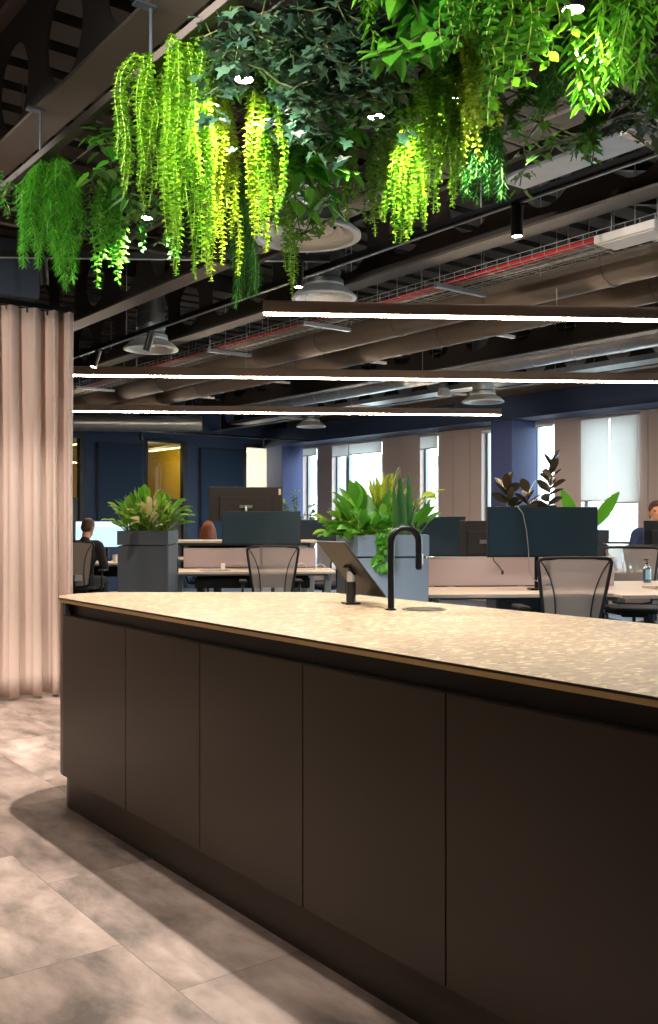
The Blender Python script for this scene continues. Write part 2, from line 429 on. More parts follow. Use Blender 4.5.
blind(609.6, 639, 502, 'long white blind nearly closed, above the navy-shirted person')

# the blue wall with the meeting rooms
ROOM = [(48, 84), (145, 187), (244, 277)]
RS = [tuple(w_on(p, SB) for p in r) for r in ROOM]
def wall_back(b):
    cur = 3.2
    for a, c in RS + [(WW, WW)]:
        b.b2((cur, SB, 0), (a, SB + .14, 2.79)); cur = c
    b.b2((3.2, SB, 2.79), (WW, SB + .14, 3.9))
shell('wall_back', wall_back, 'blue_wall')
for i, (a, c) in enumerate(RS):
    f = MB(); y = SB + .05
    for x in (a + .025, c - .04): f.box((x, y, 1.395), (.05 if x < a + .03 else .09, .13, 2.79))
    for z in (.04, 2.76): f.box(((a + c) / 2, y, z), (c - a, .13, .06))
    fr = struct(f.build('window_%d' % (i + 20), 'frame_black', rz=TH))
    g = MB(); g.b2((a + .05, y - .004, .07), (c - .08, y + .004, 2.73)); g.build('glass', 'room_glass', fr)
    if i < 2:
        g = MB(); g.b2((a + .05, y + .006, .07), (c - .08, y + .010, 1.66)); g.build('frosted_band', 'frosted', fr)
        g = MB(); g.b2((a + .05, y - .012, 1.655), (c - .08, y + .004, 1.675)); g.build('bar', 'frame_black', fr)
WP = w_on(216, SB)
shell('wall_meeting_back', lambda b: b.b2((3.2, SB + 3.2, 0), (WP, SB + 3.35, 3.0)), 'yellow_wall')
shell('wall_meeting_side', lambda b: b.b2((WP, SB + .142, 0), (WP + .1, SB + 3.198, 2.9)), 'yellow_wall')
shell('wall_meeting_far', lambda b: b.b2((WP + .1, SB + 3.2, 0), (WW + .3, SB + 3.35, 3.0)), 'white_wall')
shell('wall_meeting_end', lambda b: b.b2((WW + .05, SB + .142, 0), (WW + .2, SB + 3.198, 3.0)), 'white_wall')
shell('wall_meeting_left', lambda b: b.b2((3.1, SB + .142, 0), (3.2, SB + 3.35, 3.0)), 'yellow_wall')
shell('ceiling_meeting', lambda b: b.b2((3.1, SB + .142, 2.9), (WW + .2, SB + 3.35, 2.98)), 'white_wall')
# room closed to the left and behind the camera
shell('wall_left', lambda b: b.b2((W_NEAR - .15, S_NEAR, 0), (W_NEAR, SB + .5, 3.9)), 'plain_wall')
shell('wall_front', lambda b: b.b2((W_NEAR, S_NEAR - .15, 0), (WW + .25, S_NEAR, 3.9)), 'plain_wall')
shell('wall_behind_curtain', lambda b: b.b2((W_NEAR, SB - .0, 0), (3.2, SB + .14, 3.9)), 'blue_wall')
for k, (pa, pb, lab) in enumerate(((96, 142, 'wide dark blue acoustic wall panel between the two yellow-lit meeting room windows'), (199, 243, 'dark blue acoustic wall panel behind the large black monitor back'))):
    a, c = w_on(pa, SB), w_on(pb, SB)
    t = thing('acoustic_panel', lab, 'wall panel', bw((a + c) / 2, SB - .002, .9), TH, 'acoustic panels on the blue wall')
    h = (c - a) / 2
    b = MB(); b.b2((-h + .02, -.04, 0), (h - .02, -.012, 1.76)); b.build('felt_face', 'blue_panel', t, bevel=.01)
    b = MB()
    for x in (-h + .01, h - .01): b.box((x, -.012, .88), (.02, .02, 1.78))
    for z in (-.0, 1.77): b.box((0, -.012, z), (2 * h, .02, .02))
    b.build('panel_frame', 'frame_black', t)
# lamps inside the meeting rooms
for pa, z, lab in ((166, 2.7, 'slim lit lamp bar hanging in the yellow meeting room'), (262, 2.72, 'slim lit lamp bar hanging in the white meeting room'), (74, 2.7, 'lit lamp bar in the yellow room, glimpsed beside the curtain')):
    t = thing('meeting_room_lamp', lab, 'ceiling lamp', bw(min(10.7, w_on(pa, SB + 1.2)), SB + 1.1, z), TH, 'meeting room lamps')
    b = MB(); b.b2((-.04, -.8, .015), (.04, .8, .07)); b.build('lamp_body', 'white_wall', t, bevel=.006)
    b = MB(); b.b2((-.035, -.79, 0), (.035, .79, .015)); b.build('diffuser', 'meeting_lamp', t)
    for y in (-.6, .6): MB().tube([(0, y, .07), (0, y, 2.896 - z)], .003, 6).build('suspension_wire', 'wire', t)
light('POINT', 'meeting_room_light', 22, (1, .86, .5), bw(w_on(150, SB + 1.3), SB + 1.5, 2.4), shadow_soft_size=.3)
light('POINT', 'meeting_room_light', 110, (1, .95, .9), bw(9.75, SB + 1.5, 2.4), shadow_soft_size=.3)

# outside
g = MB(); g.b2((WW + 1, -80, -3.6), (WW + 160, 160, -3.5)); struct(g.build('ground_outside', 'ground_out', rz=TH))
def block(px, Y, wd, dp, top, lab, rows):
    p = at(px, HY, Y); h = top + 3.5
    t = thing('office_building', lab, 'building', (p.x, p.y, -3.5), TH)
    b = MB(); b.b2((-dp / 2, -wd / 2, 0), (dp / 2, wd / 2, h)); b.build('facade', 'facade', t)
    for r in range(rows):
        z = 1.2 + r * 2.6
        if z + 1.6 > h: break
        b = MB()
        n = int(wd / 2.4)
        for q in range(n):
            y = -wd / 2 + (q + .5) * wd / n
            b.b2((-dp / 2 - .03, y - .7, z), (-dp / 2 + .02, y + .7, z + 1.4))
        b.build('window_row', 'facade_glass', t)
    b = MB(); b.b2((-dp / 2 - .3, -wd / 2 - .3, h), (dp / 2 + .3, wd / 2 + .3, h + .4)); b.build('roof_edge', 'roof_grey', t)
block(366, 62, 16, 10, 4.6, 'pale low building outside the far window pair', 3)
block(428, 80, 14, 10, 3.0, 'pale building outside the narrow middle window', 2)
block(640, 60, 20, 10, 2.0, 'pale building outside the window behind the navy-shirted person', 2)

# ------------------------------------------------------------------ curtain and its bulkhead
c0 = Vector((-1.852, 6.972, 0))
ct = thing('curtain', 'floor-length blush pink curtain hanging in deep folds beside the island', 'curtain', c0, TH)
b = MB(); n, rows, Lc = 330, 18, 2.3; vs = []; fs = []
for j in range(rows + 1):
    z = .025 + (2.76 - .025) * j / rows
    for i in range(n + 1):
        x = -Lc * i / n; ph = x / .145 * 2 * PI + 1.1 * math.sin(x * 5.3 + .6) + .7 * math.sin(x * 12.0 + 1)
        amp = .048 + .012 * math.sin(x * 8 + 2)
        y = amp * math.sin(ph + .25 * math.sin(z * 1.3 + x * 6)) + .010 * math.sin(2.1 * ph + z) * (1 - z / 3.2)
        vs.append((x + .012 * math.cos(ph * 2), y, z + (.004 * math.sin(ph) if j == 0 else 0)))
for j in range(rows):
    for i in range(n): a = j * (n + 1) + i; fs.append((a, a + 1, a + n + 2, a + n + 1))
b.add(vs, fs); cf = b.build('curtain_fabric', 'curtain', ct, smooth=True)
so = cf.modifiers.new('thickness', 'SOLIDIFY'); so.thickness = .004
b = MB(); b.b2((-Lc, -.02, 2.765), (-.0, .02, 2.80)); b.build('curtain_track', 'black_metal', ct)
for i in range(16): MB().tube([(-.06 - i * .145, 0, 2.73), (-.06 - i * .145, 0, 2.77)], .006, 6).build('glider_hook', 'black_metal', ct)
b = MB(); b.b2((-2.6, -.12, 2.81), (-.30, .22, 3.2)); struct(b.build('ceiling_bulkhead', 'bulkhead', loc=c0 , rz=TH, bevel=.006))

# ------------------------------------------------------------------ the island
WF, WB, S0 = 1.583, 2.713, -.3
def outline(ins, r=.22, r2=.2, s_from=S0):           # plan of the island, set in by ins, from the front line round the end to the back line
    wf, wb = WF + ins, WB - ins
    c, sn = math.cos(TH), math.sin(TH); ye = 4.51 - ins
    A = Vector((wf, (ye - sn * wf) / c)); B = Vector((wb, (ye - sn * wb) / c))
    pts = [Vector((wf, s_from))]
    def fillet(P, d0, d1, r, n):
        ang = math.acos(max(-1, min(1, (-d0).dot(d1)))); t = r / math.tan(ang / 2)
        a = P - d0 * t; e = P + d1 * t; bis = ((-d0) + d1).normalized(); ctr = P + bis * (r / math.sin(ang / 2))
        va = a - ctr; ve = e - ctr; a0 = math.atan2(va.y, va.x); a1 = math.atan2(ve.y, ve.x)
        da = (a1 - a0 + PI) % (2 * PI) - PI
        return [ctr + Vector((math.cos(a0 + da * i / n), math.sin(a0 + da * i / n))) * r for i in range(n + 1)]
    dend = (B - A).normalized()
    f1 = fillet(A, Vector((0, 1)), dend, max(.05, r - ins), 24); f2 = fillet(B, dend, Vector((0, -1)), max(.05, r2 - ins), 14)
    return pts + f1 + f2 + [Vector((wb, s_from))], f1, f2
P, F1, F2 = outline(0)
t = thing('worktop', 'long flecked beige stone worktop on the island', 'worktop', (0, 0, 0), TH)
b = MB(); b.prism(P, .9135, .92); b.f, tops = b.f, None
o = b.build('stone_top', ['edge_dark', 'worktop'], t); o.data.polygons[len(o.data.polygons) - 1].material_index = 1
b = MB(); b.prism(outline(.001)[0], .9, .9134); b.build('edge_board', 'edge', t)
t = thing('kickboard', 'recessed dark kickboard along the foot of the island', 'kickboard', (0, 0, 0), TH)
b = MB(); b.prism(outline(.036)[0], 0, .1455); b.build('kick_panel', 'cabinet', t)
seams = [3.394, 2.822, 2.228, 1.645, 1.055, .465, -.125]
labs = ['dark bronze cupboard front second from the rounded end of the island', 'dark bronze cupboard front third from the rounded end of the island',
        'dark bronze cupboard fourth from the rounded end, below the tap', 'wide dark bronze cupboard front cut off by the photo edge',
        'dark bronze cupboard hidden past the photo edge', 'last dark bronze cupboard past the photo edge']
GRP = 'cupboard fronts along the island'
for i in range(4):
    a, c = seams[i + 1], seams[i]; m = (a + c) / 2; h = (c - a) / 2
    if i == 3: a = S0; m = (a + c) / 2; h = (c - a) / 2
    t = thing('base_cabinet', labs[i], 'cabinet', bw(WF, m, .146), TH, GRP)
    b = MB(); b.b2((.045, -h + .001, 0), (1.085, h - .001, .753)); b.build('carcass', 'cabinet', t)
    cuts = [(-h, h)]
    for q, (x0, x1) in enumerate(cuts):
        b = MB(); b.b2((.008, x0 + .0022, .001), (.028, x1 - .0022, .697)); b.build('door', 'cabinet', t, bevel=.0015)
    b = MB(); b.prism([(.028, -h), (.028, h), (.030, h), (.030, -h)], .70, .752)
    b.b2((.010, -h, .694 + .0035), (.044, h, .7005)); b.b2((.036, -h, .7005), (.044, h, .752)); b.build('finger_rail', 'rail_dark', t)
# the rounded end unit
Q, G1, G2 = outline(.008); sT = G1[0].y
t = thing('base_cabinet', 'dark bronze cupboard at the rounded end of the island, beside the curtain', 'cabinet', (0, 0, .146), TH, GRP)
b = MB(); core = outline(.045)[0]; b.prism([(WF + .045, seams[0] + .001)] + [p for p in core[1:-1]] + [(WB - .045, seams[0] + .001)], 0, .753); b.build('carcass', 'cabinet', t)
b = MB(); b.b2((WF + .008, seams[0] + .0022, .001), (WF + .028, sT - .001, .697)); b.build('door', 'cabinet', t, bevel=.0015)
b = MB(); b.b2((WF + .010, seams[0], .6975), (WF + .044, sT - .022, .7005)); b.b2((WF + .036, seams[0], .7005), (WF + .044, sT - .022, .752)); b.build('finger_rail', 'rail_dark', t)
b = MB(); b.b2((WF + .009, sT - .02, .699), (WF + .044, sT - .001, .752)); b.build('rail_end_cap', 'rail_end', t)
b = MB(); b.ring_wall([p for p in (G1 + G2)][::1], -.02, .001, .753); b.build('end_panel', 'cabinet', t, smooth=True, auto=True)

# tap, tablet stand, drain plate
p = atz(391, 610, .92)
t = thing('tap', 'matt black gooseneck tap rising from the island worktop', 'tap', p, .06)
b = MB(); R, hh = .0525, .255
path = [(0, 0, .006), (0, 0, .15), (0, 0, hh)] + [(R - R * math.cos(a), 0, hh + R * math.sin(a)) for a in [PI * i / 20 for i in range(1, 21)]] + [(2 * R, 0, hh - .045)]
b.tube(path, .0125, 16); b.build('spout', 'tap_black', t, smooth=True, auto=True)
b = MB(); b.cyl((2 * R, 0, hh - .10), (2 * R, 0, hh - .045), .0128, .0128, 18); b.cyl((2 * R, 0, hh - .104), (2 * R, 0, hh - .1), .010); b.build('spray_head', 'tap_black', t, bevel=.001)
b = MB(); b.b2((2 * R + .010, -.006, hh - .085), (2 * R + .0165, .006, hh - .045)); b.build('head_button', 'chrome', t, bevel=.002)
b = MB(); b.lathe([(.021, 0), (.021, .004), (.0155, .006), (.0155, .008)], 28); b.build('base_ring', 'tap_black', t, smooth=True, auto=True)
p = atz(424, 609.3, .9201)
t = thing('drain_plate', 'flush round metal drain plate in the worktop beside the tap', 'drain', p)
b = MB(); b.lathe([(.084, 0), (.084, .0015), (.078, .003), (.072, .0018), (.0, .0018)][:4], 40); b.build('rim', 'rail_dark', t, smooth=True, auto=True)
b = MB()
for k in range(-7, 8):
    hx = math.sqrt(max(0, .068 ** 2 - (k * .009) ** 2)); b.b2((-hx, k * .009 - .003, .0019), (hx, k * .009 + .003, .0034))
b.build('grate', 'rail_dark', t)
p = atz(351, 604, .92)
t = thing('tablet_stand', 'dark tablet tilted on a short round post on the worktop', 'tablet', p, .3)
rot = Matrix.Rotation(0, 3, 'Z')
b = MB(); b.b2((-.032, -.032, 0), (.032, .032, .008)); b.build('base_plate', 'black_metal', t, bevel=.003)
b = MB(); b.cyl((0, 0, .008), (0, 0, .09), .0195, .0195, 24); b.build('post', 'black', t, smooth=True, auto=True)
b = MB(); b.cyl((0, 0, .09), (0, 0, .132), .0165, .0165, 24); b.build('post_collar', 'chrome', t, smooth=True, auto=True)
A_ = Vector((-.0488, 3.9, 1.173)); S_ = Vector((.107, -.18, 0)); L_ = Vector((.169, .100, -.222))
cen = A_ + S_ / 2 + L_ / 2; xs, ys = S_.normalized(), L_.normalized(); zs = xs.cross(ys).normalized()
if zs.z < 0: xs = -xs; zs = xs.cross(ys).normalized()
M = Matrix((xs, ys, zs)).transposed(); Mi = Matrix.Rotation(-.3, 3, 'Z') @ M; lc = Matrix.Rotation(-.3, 3, 'Z') @ (cen - p)
b = MB(); b.box(lc, (S_.length, L_.length, .010), Mi); b.build('tablet_case', 'tablet_back', t, bevel=.004, seg=3)
b = MB(); b.box(lc + Mi @ Vector((0, 0, .0056)), (S_.length * .9, L_.length * .93, .0012), Mi); b.build('tablet_screen', 'monitor_glass', t)
b = MB(); b.box(lc - Mi @ Vector((0, 0, .011)), (.045, .045, .014), Mi); b.build('tilt_bracket', 'black_metal', t, bevel=.003)
# ------------------------------------------------------------------ office chairs
def backy(z): return -.20 - (z - .48) * .16
def make_chair(label, loc, rz, group):
    t = thing('office_chair', label, 'chair', loc, rz, group)
    half = lambda z: .17 + .078 * max(0, min(1, (z - .50) / .48)) ** .9
    L = [(-half(z), z) for z in (.50, .58, .68, .78, .88, .95)] + [(-.248, .985), (-.236, 1.003), (-.205, 1.01)]
    R = [(-x, z) for x, z in L[::-1]]
    loop = L + [(-.1, 1.012), (.0, 1.013), (.1, 1.012)] + R + [(.08, .485), (-.08, .485)]
    pts = [Vector((x, backy(z), z)) for x, z in loop]
    b = MB(); b.tube(pts + [pts[0], pts[1]], .0125, 8, False); b.build('backrest_frame', 'chair_black', t, smooth=True)
    b = MB(); vs = []; fs = []; nx, nz = 12, 14
    for j in range(nz + 1):
        z = .492 + (1.008 - .492) * j / nz
        for i in range(nx + 1):
            u = -1 + 2 * i / nx; vs.append((u * half(z), backy(z) - .018 * (1 - u * u) + .002, z))
    for j in range(nz):
        for i in range(nx): a = j * (nx + 1) + i; fs.append((a, a + 1, a + nx + 2, a + nx + 1))
    b.add(vs, fs); bm_ = b.build('backrest_mesh', 'mesh_fabric', t, smooth=True)
    for s in (-1, 1):
        b = MB(); pth = []
        for q in range(13):
            z = .50 + .50 * q / 12; x = s * (.118 + .118 * (q / 12) ** 3.2); pth.append((x, backy(z) - .018 * (1 - (x / half(z)) ** 2) - .004, z))
        b.tube(pth, .0052, 6); b.build('seam', 'chair_black', bm_, smooth=True)
    b = MB(); b.box((0, backy(.6) - .03, .585), (.20, .012, .07)); b.build('lumbar_pad', 'lumbar', t, bevel=.005)
    b = MB(); b.tube([(0, -.10, .40), (0, -.20, .42), (0, -.235, .50), (0, backy(.62) - .035, .62)], [.028, .026, .022, .018], 10, True, .6); b.build('back_spine', 'chair_black', t, smooth=True)
    b = MB(); b.prism([(-.22, -.16), (-.24, .0), (-.235, .2), (-.19, .27), (0, .285), (.19, .27), (.235, .2), (.24, 0), (.22, -.16), (.1, -.19), (-.1, -.19)], .435, .485)
    b.build('seat', 'chair_seat', t, bevel=.02, seg=3)
    b = MB(); b.box((0, 0, .415), (.24, .3, .045)); b.build('mechanism', 'chair_black', t, bevel=.01)
    for s in (-1, 1):
        b = MB(); b.tube([(s * .12, -.02, .41), (s * .26, -.04, .43), (s * .285, -.05, .52), (s * .275, -.03, .655)], [.016, .016, .015, .014], 8); b.build('arm_post', 'chair_black', t, smooth=True)
        b = MB(); b.box((s * .275, .03, .668), (.075, .23, .026)); b.build('armrest', 'chair_seat', t, bevel=.012, seg=3)
    b = MB(); b.cyl((0, 0, .09), (0, 0, .25), .028, .026); b.cyl((0, 0, .25), (0, 0, .41), .016, .016); b.build('gas_column', 'chair_black', t, smooth=True, auto=True)
    for k in range(5):
        a = 2 * PI * k / 5 + .3; c, s = math.cos(a), math.sin(a)
        b = MB(); b.tube([(0, 0, .105), (.16 * c, .16 * s, .098), (.30 * c, .30 * s, .075)], [.026, .022, .014], 8); lg = b.build('leg', 'chair_black', t, smooth=True)
        b = MB(); q = Vector((-s, c, 0)); p = Vector((.30 * c, .30 * s, .028))
        for d in (-1, 1): b.cyl(p + q * (d * .006), p + q * (d * .022), .028, .028, 14)
        b.cyl(p + Vector((0, 0, .0)), p + Vector((0, 0, .05)), .006, .006, 8); b.build('caster', 'black', lg)
    return t
GC = 'mesh office chairs at the desks'
chair = make_chair('large mesh-backed office chair in front of the wide dark screen, just past the island', at(573.5, HY, 6.3) * Vector((1, 1, 0)) if False else (at(569.5, HY, 6.35).x, 6.35 + .22, 0), AL, GC)
def seat(px, Y, rz, label):
    return copy_tree(chair, (at(px, HY, Y).x, Y, 0), rz, label)
seat(271, 9.45, AL + .05, 'mesh-backed chair in front of the wide screen between the two planters')
seat(80, 11.6, AL - .12, 'mesh chair the dark-jacketed person sits in, half behind the curtain')
seat(602, 11.3, AL + .1, 'distant chair peeking over the large mesh chair beside the bird-of-paradise leaf')
seat(661, 9.2, PI + AL + .05, 'mesh chair behind the blue soap bottle, cut by the photo edge')
seat(323, 12.2, PI + AL + .3, 'dark chair seen low between the tablet stand and the mesh chair left of it')
seat(208, 12.95, AL, 'chair under the auburn-haired person behind the raised desk')
seat(655, 10.95, PI + AL - .25, 'chair under the navy-shirted person at the window side')
seat(634, 8.75, PI + AL - .3, 'dark low chair pushed under the far side of the desk with the soap bottle')

# ------------------------------------------------------------------ desks
def desk(label, px, Y, wd, dp, h=.73, group='bench desks', tray=True):
    t = thing('office_desk', label, 'desk', (at(px, HY, Y).x, Y, 0), AL, group)
    b = MB(); b.b2((0, 0, h - .022), (wd, dp, h)); b.build('desk_top', ['desk_wood'], t, bevel=.003)
    b = MB(); b.b2((.002, -.002, h - .0235), (wd - .002, .0, h - .002)); b.build('edge_band', 'desk_edge', t)
    for x in (.06, wd - .06):
        b = MB(); b.box((x, dp / 2, (h - .05) / 2 + .02), (.07, .10, h - .10)); b.box((x, dp / 2, .02), (.07, dp * .86, .035)); b.box((x, dp / 2, h - .045), (.06, dp * .8, .04)); b.build('leg', 'desk_metal', t, bevel=.004)
    b = MB(); b.box((wd / 2, dp / 2 + .12, h - .05), (wd - .14, .06, .04)); b.build('crossbeam', 'desk_metal', t)
    if tray:
        b = MB(); b.b2((.22, dp * .55, h - .20), (wd - .25, dp * .9, h - .19)); b.b2((.22, dp * .55, h - .19), (wd - .25, dp * .55 + .01, h - .09)); b.b2((.22, dp * .9 - .01, h - .19), (wd - .25, dp * .9, h - .06))
        b.build('cable_tray', 'black_metal', t)
    return t
desk('pale wood desk under the wide dark screen, beside the fern-filled planter', 429, 6.86, 1.36, .80, tray=False)
desk('pale wood desk at the photo edge carrying the blue soap bottle', 622, 6.80, 1.5, 1.6, tray=False)
desk('pale wood desk between the two planters with the mesh chair before it', 171, 9.95, 1.72, .78)
desk('pale desk the dark-jacketed person works at, behind the curtain edge', 40, 12.1, 1.55, .8)
desk('desk raised to standing height behind the desk between the planters', 166, 10.98, 1.75, .8, 1.035)
desk('far desk of the navy-shirted person by the bright window', 606, 9.9, 1.6, .8)
desk('far desk behind the wide dark screen carrying black monitors', 425, 8.45, 1.5, .8)
desk('far desk beyond the auburn-haired person under the lit white screens', 170, 13.6, 1.45, .8)
# divider screens between the desks
def divider(label, pa, pb, Y, z0, z1):
    xa, xb = at(pa, HY, Y).x, at(pb, HY, Y).x; wd = (xb - xa)
    t = thing('desk_divider', label, 'divider', (xa, Y, z0), AL, 'fabric desk dividers')
    b = MB(); b.b2((0, 0, 0), (wd, .03, z1 - z0 - .012)); b.build('fabric_panel', 'screen_fabric', t, bevel=.006)
    b = MB(); b.b2((0, -.002, z1 - z0 - .012), (wd, .032, z1 - z0)); b.build('top_trim', 'screen_trim', t, bevel=.002)
    for x in (wd * .2, wd * .8): MB().b2((x - .03, .005, -.05), (x + .03, .025, 0)).build('clamp', 'desk_metal', t)
divider('mauve fabric divider under the wide dark screen beside the fern-filled planter', 428, 548, 7.68, .735, .97)
divider('mauve fabric divider behind the large mesh chair, at its right side', 552, 616, 7.70, .735, .97)
divider('mauve fabric divider between the two planters, behind the mesh chair', 183.5, 316, 10.76, .735, .955)
divider('low pink divider piece under the teal monitor at the far desk', 440, 468, 8.9, .80, .98)

# ------------------------------------------------------------------ monitors
def wide_monitor(label, px, Y, ztop, wd=.84, h=.375, rz=AL, off=True, group='wide curved monitors', desk_z=.73, back=False):
    t = thing('monitor', label, 'monitor', (at(px, HY, Y).x, Y, desk_z), rz, group)
    zb = ztop - desk_z - h; R = 1.9; n = 20
    def arc(dy, inset):
        out = []
        for i in range(n + 1):
            a = (-1 + 2 * i / n) * ((wd / 2 - inset) / R); out.append((R * math.sin(a), -R + R * math.cos(a) + dy))   # ends come towards the viewer
        return out
    def slab(dy0, dy1, inset, z0, z1):
        a, c = arc(dy0, inset), arc(dy1, inset); m = MB(); m.prism(a + c[::-1], z0, z1); return m
    slab(0, .03, 0, zb, zb + h).build('housing', 'monitor_shell', t, bevel=.003)
    slab(-.003, .0005, .008, zb + .014, zb + h - .008).build('screen', 'monitor_glass' if off else 'lit_screen', t)
    m = slab(-.005, -.003, .002, zb, zb + .012); m.build('bezel', 'black', t)
    if not off:
        slab(-.0038, -.003, .02, zb + h - .075, zb + h - .02).build('screen_toolbar', 'lit_bar', t)
    b = MB(); b.box((0, .05, zb + h / 2), (.12, .05, .12)); b.tube([(0, .07, zb + h / 2), (0, .11, zb + h * .3), (0, .11, .01)], .018, 10); b.build('monitor_arm', 'black_metal', t, smooth=True, auto=True)
    b = MB(); b.box((0, .11, .008), (.12, .1, .016)); b.build('clamp_base', 'black_metal', t, bevel=.003)
    return t, zb
m1, zb1 = wide_monitor('large wide switched-off monitor in front of the rubber plant', 541, 7.22, 1.364, .85, .378)
b = MB(); b.tube([(-.21, -.004, zb1 + .372), (-.19, -.02, zb1 + .385), (-.145, -.022, zb1 + .33), (-.115, -.014, zb1 + .2), (-.10, -.014, zb1 + .05), (-.095, -.02, zb1 - .1), (-.06, -.02, zb1 - .17), (-.02, .02, zb1 - .185), (.0, .08, zb1 - .15)], .0035, 6)
b.build('power_lead', 'grey_cable', m1, smooth=True)
b = MB(); b.tube([(-.37, .01, zb1 + .01), (-.36, -.0, zb1 - .03), (-.33, -.0, zb1 - .06), (-.30, .0, zb1 - .10)], .004, 6); b.box((-.296, 0, zb1 - .115), (.016, .01, .03)); b.build('loose_plug', 'black', m1)
wide_monitor('wide switched-off monitor above the mesh chair between the planters', 261.5, 10.45, 1.367, .86, .365)
wide_monitor('blue-white lit wide monitor in front of the dark-jacketed person', 106, 12.75, 1.265, .80, .36, off=False)
wide_monitor('dark monitor by the far window, left of the fern-filled planter', 319, 11.9, 1.275, .46, .29, desk_z=1.035)
wide_monitor('teal-dark monitor on the far desk just right of the fern-filled planter', 440, 8.9, 1.30, .48, .37)
def flat_monitor(label, px, Y, ztop, wd, h, desk_z, rz=AL, logo=True):       # seen from behind
    t = thing('monitor', label, 'monitor', (at(px, HY, Y).x, Y, desk_z), rz, 'monitors seen from behind')
    zb = ztop - desk_z - h
    b = MB(); b.b2((-wd / 2, .0, zb), (wd / 2, .022, zb + h)); b.build('housing', 'monitor_shell', t, bevel=.005)
    b = MB(); b.b2((-wd * .36, -.02, zb + .02), (wd * .36, .002, zb + h * .72)); b.build('back_cover', 'monitor_shell', t, bevel=.008)
    b = MB(); b.b2((-wd / 2 + .01, .022, zb + .012), (wd / 2 - .01, .0235, zb + h - .01)); b.build('screen', 'monitor_glass', t)
    b = MB(); b.box((0, -.03, zb + h * .42), (.15, .03, .035)); b.tube([(0, -.05, zb + h * .42), (0, -.07, zb + h * .3), (0, -.07, .01)], .016, 10); b.build('monitor_arm', 'galv', t, smooth=True, auto=True)
    b = MB(); b.box((0, -.07, .008), (.12, .1, .016)); b.build('clamp_base', 'black_metal', t, bevel=.003)
    if logo:
        b = MB(); b.box((wd * .27, -.0012, zb + h * .62), (.05, .002, .012)); b.build('logo', 'screen_trim', t)
    b = MB()
    b.box((wd / 2 - .035, -.0012, zb + h * .86), (.028, .002, .07)); 
    b.build('sticker', 'desk_wood', t)
    return t
flat_monitor('large black monitor back on the raised desk, before the blue wall', 246, 11.35, 1.664, .87, .40, 1.035)
flat_monitor('black monitor back with a hanging paper tag, left of the large wide monitor', 487, 8.75, 1.262, .50, .33, .73, logo=False)
flat_monitor('black monitor back hiding the navy-shirted person', 671, 10.05, 1.265, .58, .34, .73, logo=False)
flat_monitor('small black monitor back against the planter edge', 434, 9.35, 1.30, .30, .36, .73, logo=False)

# loose things on the desks
d = at(647, HY, 7.0)
t = thing('soap_bottle', 'blue pump bottle of soap on the desk at the photo edge', 'bottle', (at(647, HY, 8.2).x, 8.2, .7305))
b = MB(); b.lathe([(.030, 0), (.034, .004), (.034, .118), (.030, .135), (.016, .148), (.014, .152), (.014, .158)], 28); b.build('bottle_body', 'bottle_clear', t, smooth=True, auto=True)
b = MB(); b.lathe([(.029, .003), (.032, .006), (.032, .085), (.001, .085)], 28); b.build('liquid', 'soap', t, smooth=True, auto=True)
b = MB(); vs = []; fs = []
for i in range(15):
    a = -PI * .98 + i * PI * .9 / 14
    for z in (.03, .112): vs.append((.0347 * math.cos(a), .0347 * math.sin(a), z))
for i in range(14): fs.append((2 * i, 2 * i + 2, 2 * i + 3, 2 * i + 1))
b.add(vs, fs); b.mi = 1; vs = []; fs = []
for i in range(6):
    a = -PI * .98 + i * PI * .26 / 5
    for z in (.026, .114): vs.append((.0351 * math.cos(a), .0351 * math.sin(a), z))
for i in range(5): fs.append((2 * i, 2 * i + 2, 2 * i + 3, 2 * i + 1))
b.add(vs, fs); b.build('label_wrap', ['label_pale', 'label_blue'], t, smooth=True)
b = MB(); b.cyl((0, 0, .158), (0, 0, .172), .0145, .0145); b.cyl((0, 0, .172), (0, 0, .192), .005, .005); b.box((-.008, 0, .197), (.036, .016, .011)); b.build('pump', 'black', t, bevel=.001)
t = thing('notebook', 'tan notebook lying on the desk beside the soap bottle', 'notebook', (at(656, HY, 7.5).x, 7.5, .7305), .4)
b = MB(); b.box((.03, 0, .006), (.2, .15, .010)); b.build('pages', 'paper', t)
b = MB(); b.box((.03, 0, .0125), (.206, .154, .003)); b.box((.03, 0, -.0 + .0005), (.206, .154, .001)); b.build('cover', 'notebook', t)
def loop_cable(label, px, Y, zd, s, m='white_cable'):
    t = tag(MB().tube([(-.10 * s, 0, .004), (-.07 * s, .01, .05 * s), (-.02 * s, .02, .075 * s), (.03 * s, .02, .05 * s), (.05 * s, 0, .005), (.09 * s, -.03, .004), (.14 * s, -.01, .03), (.2 * s, 0, .004)], .004, 6).build('charging_cable', m, smooth=True), label, 'cable', 'charging cables')
    t.location = (at(px, HY, Y).x, Y, zd)
loop_cable('white charging cable looping up from the desk beside the mesh chair', 303, 10.4, .731, 1.0)
loop_cable('white charging cable looping on the desk end nearest the tablet', 322, 10.35, .731, .9)
t = thing('paper_cup', 'white paper cup on the desk by the dark-jacketed person', 'cup', (at(115, HY, 12.35).x, 12.35, .7305))
b = MB(); b.lathe([(.026, 0), (.037, .09), (.035, .09), (.025, .004)], 20); b.build('cup_wall', 'paper', t, smooth=True, auto=True); b = MB(); b.lathe([(.0385, .088), (.0385, .094), (.030, .1)], 20); b.build('lid', 'screen_trim', t)
t = thing('phone', 'white phone propped on the desk between the planters', 'phone', (at(223, HY, 10.3).x, 10.3, .7305))
b = MB(); b.box((0, 0, .04), (.045, .008, .075), Matrix.Rotation(-.2, 3, 'X')); b.build('handset', 'paper', t, bevel=.003); b = MB(); b.box((0, .01, .003), (.09, .06, .006)); b.build('stand', 'desk_metal', t)
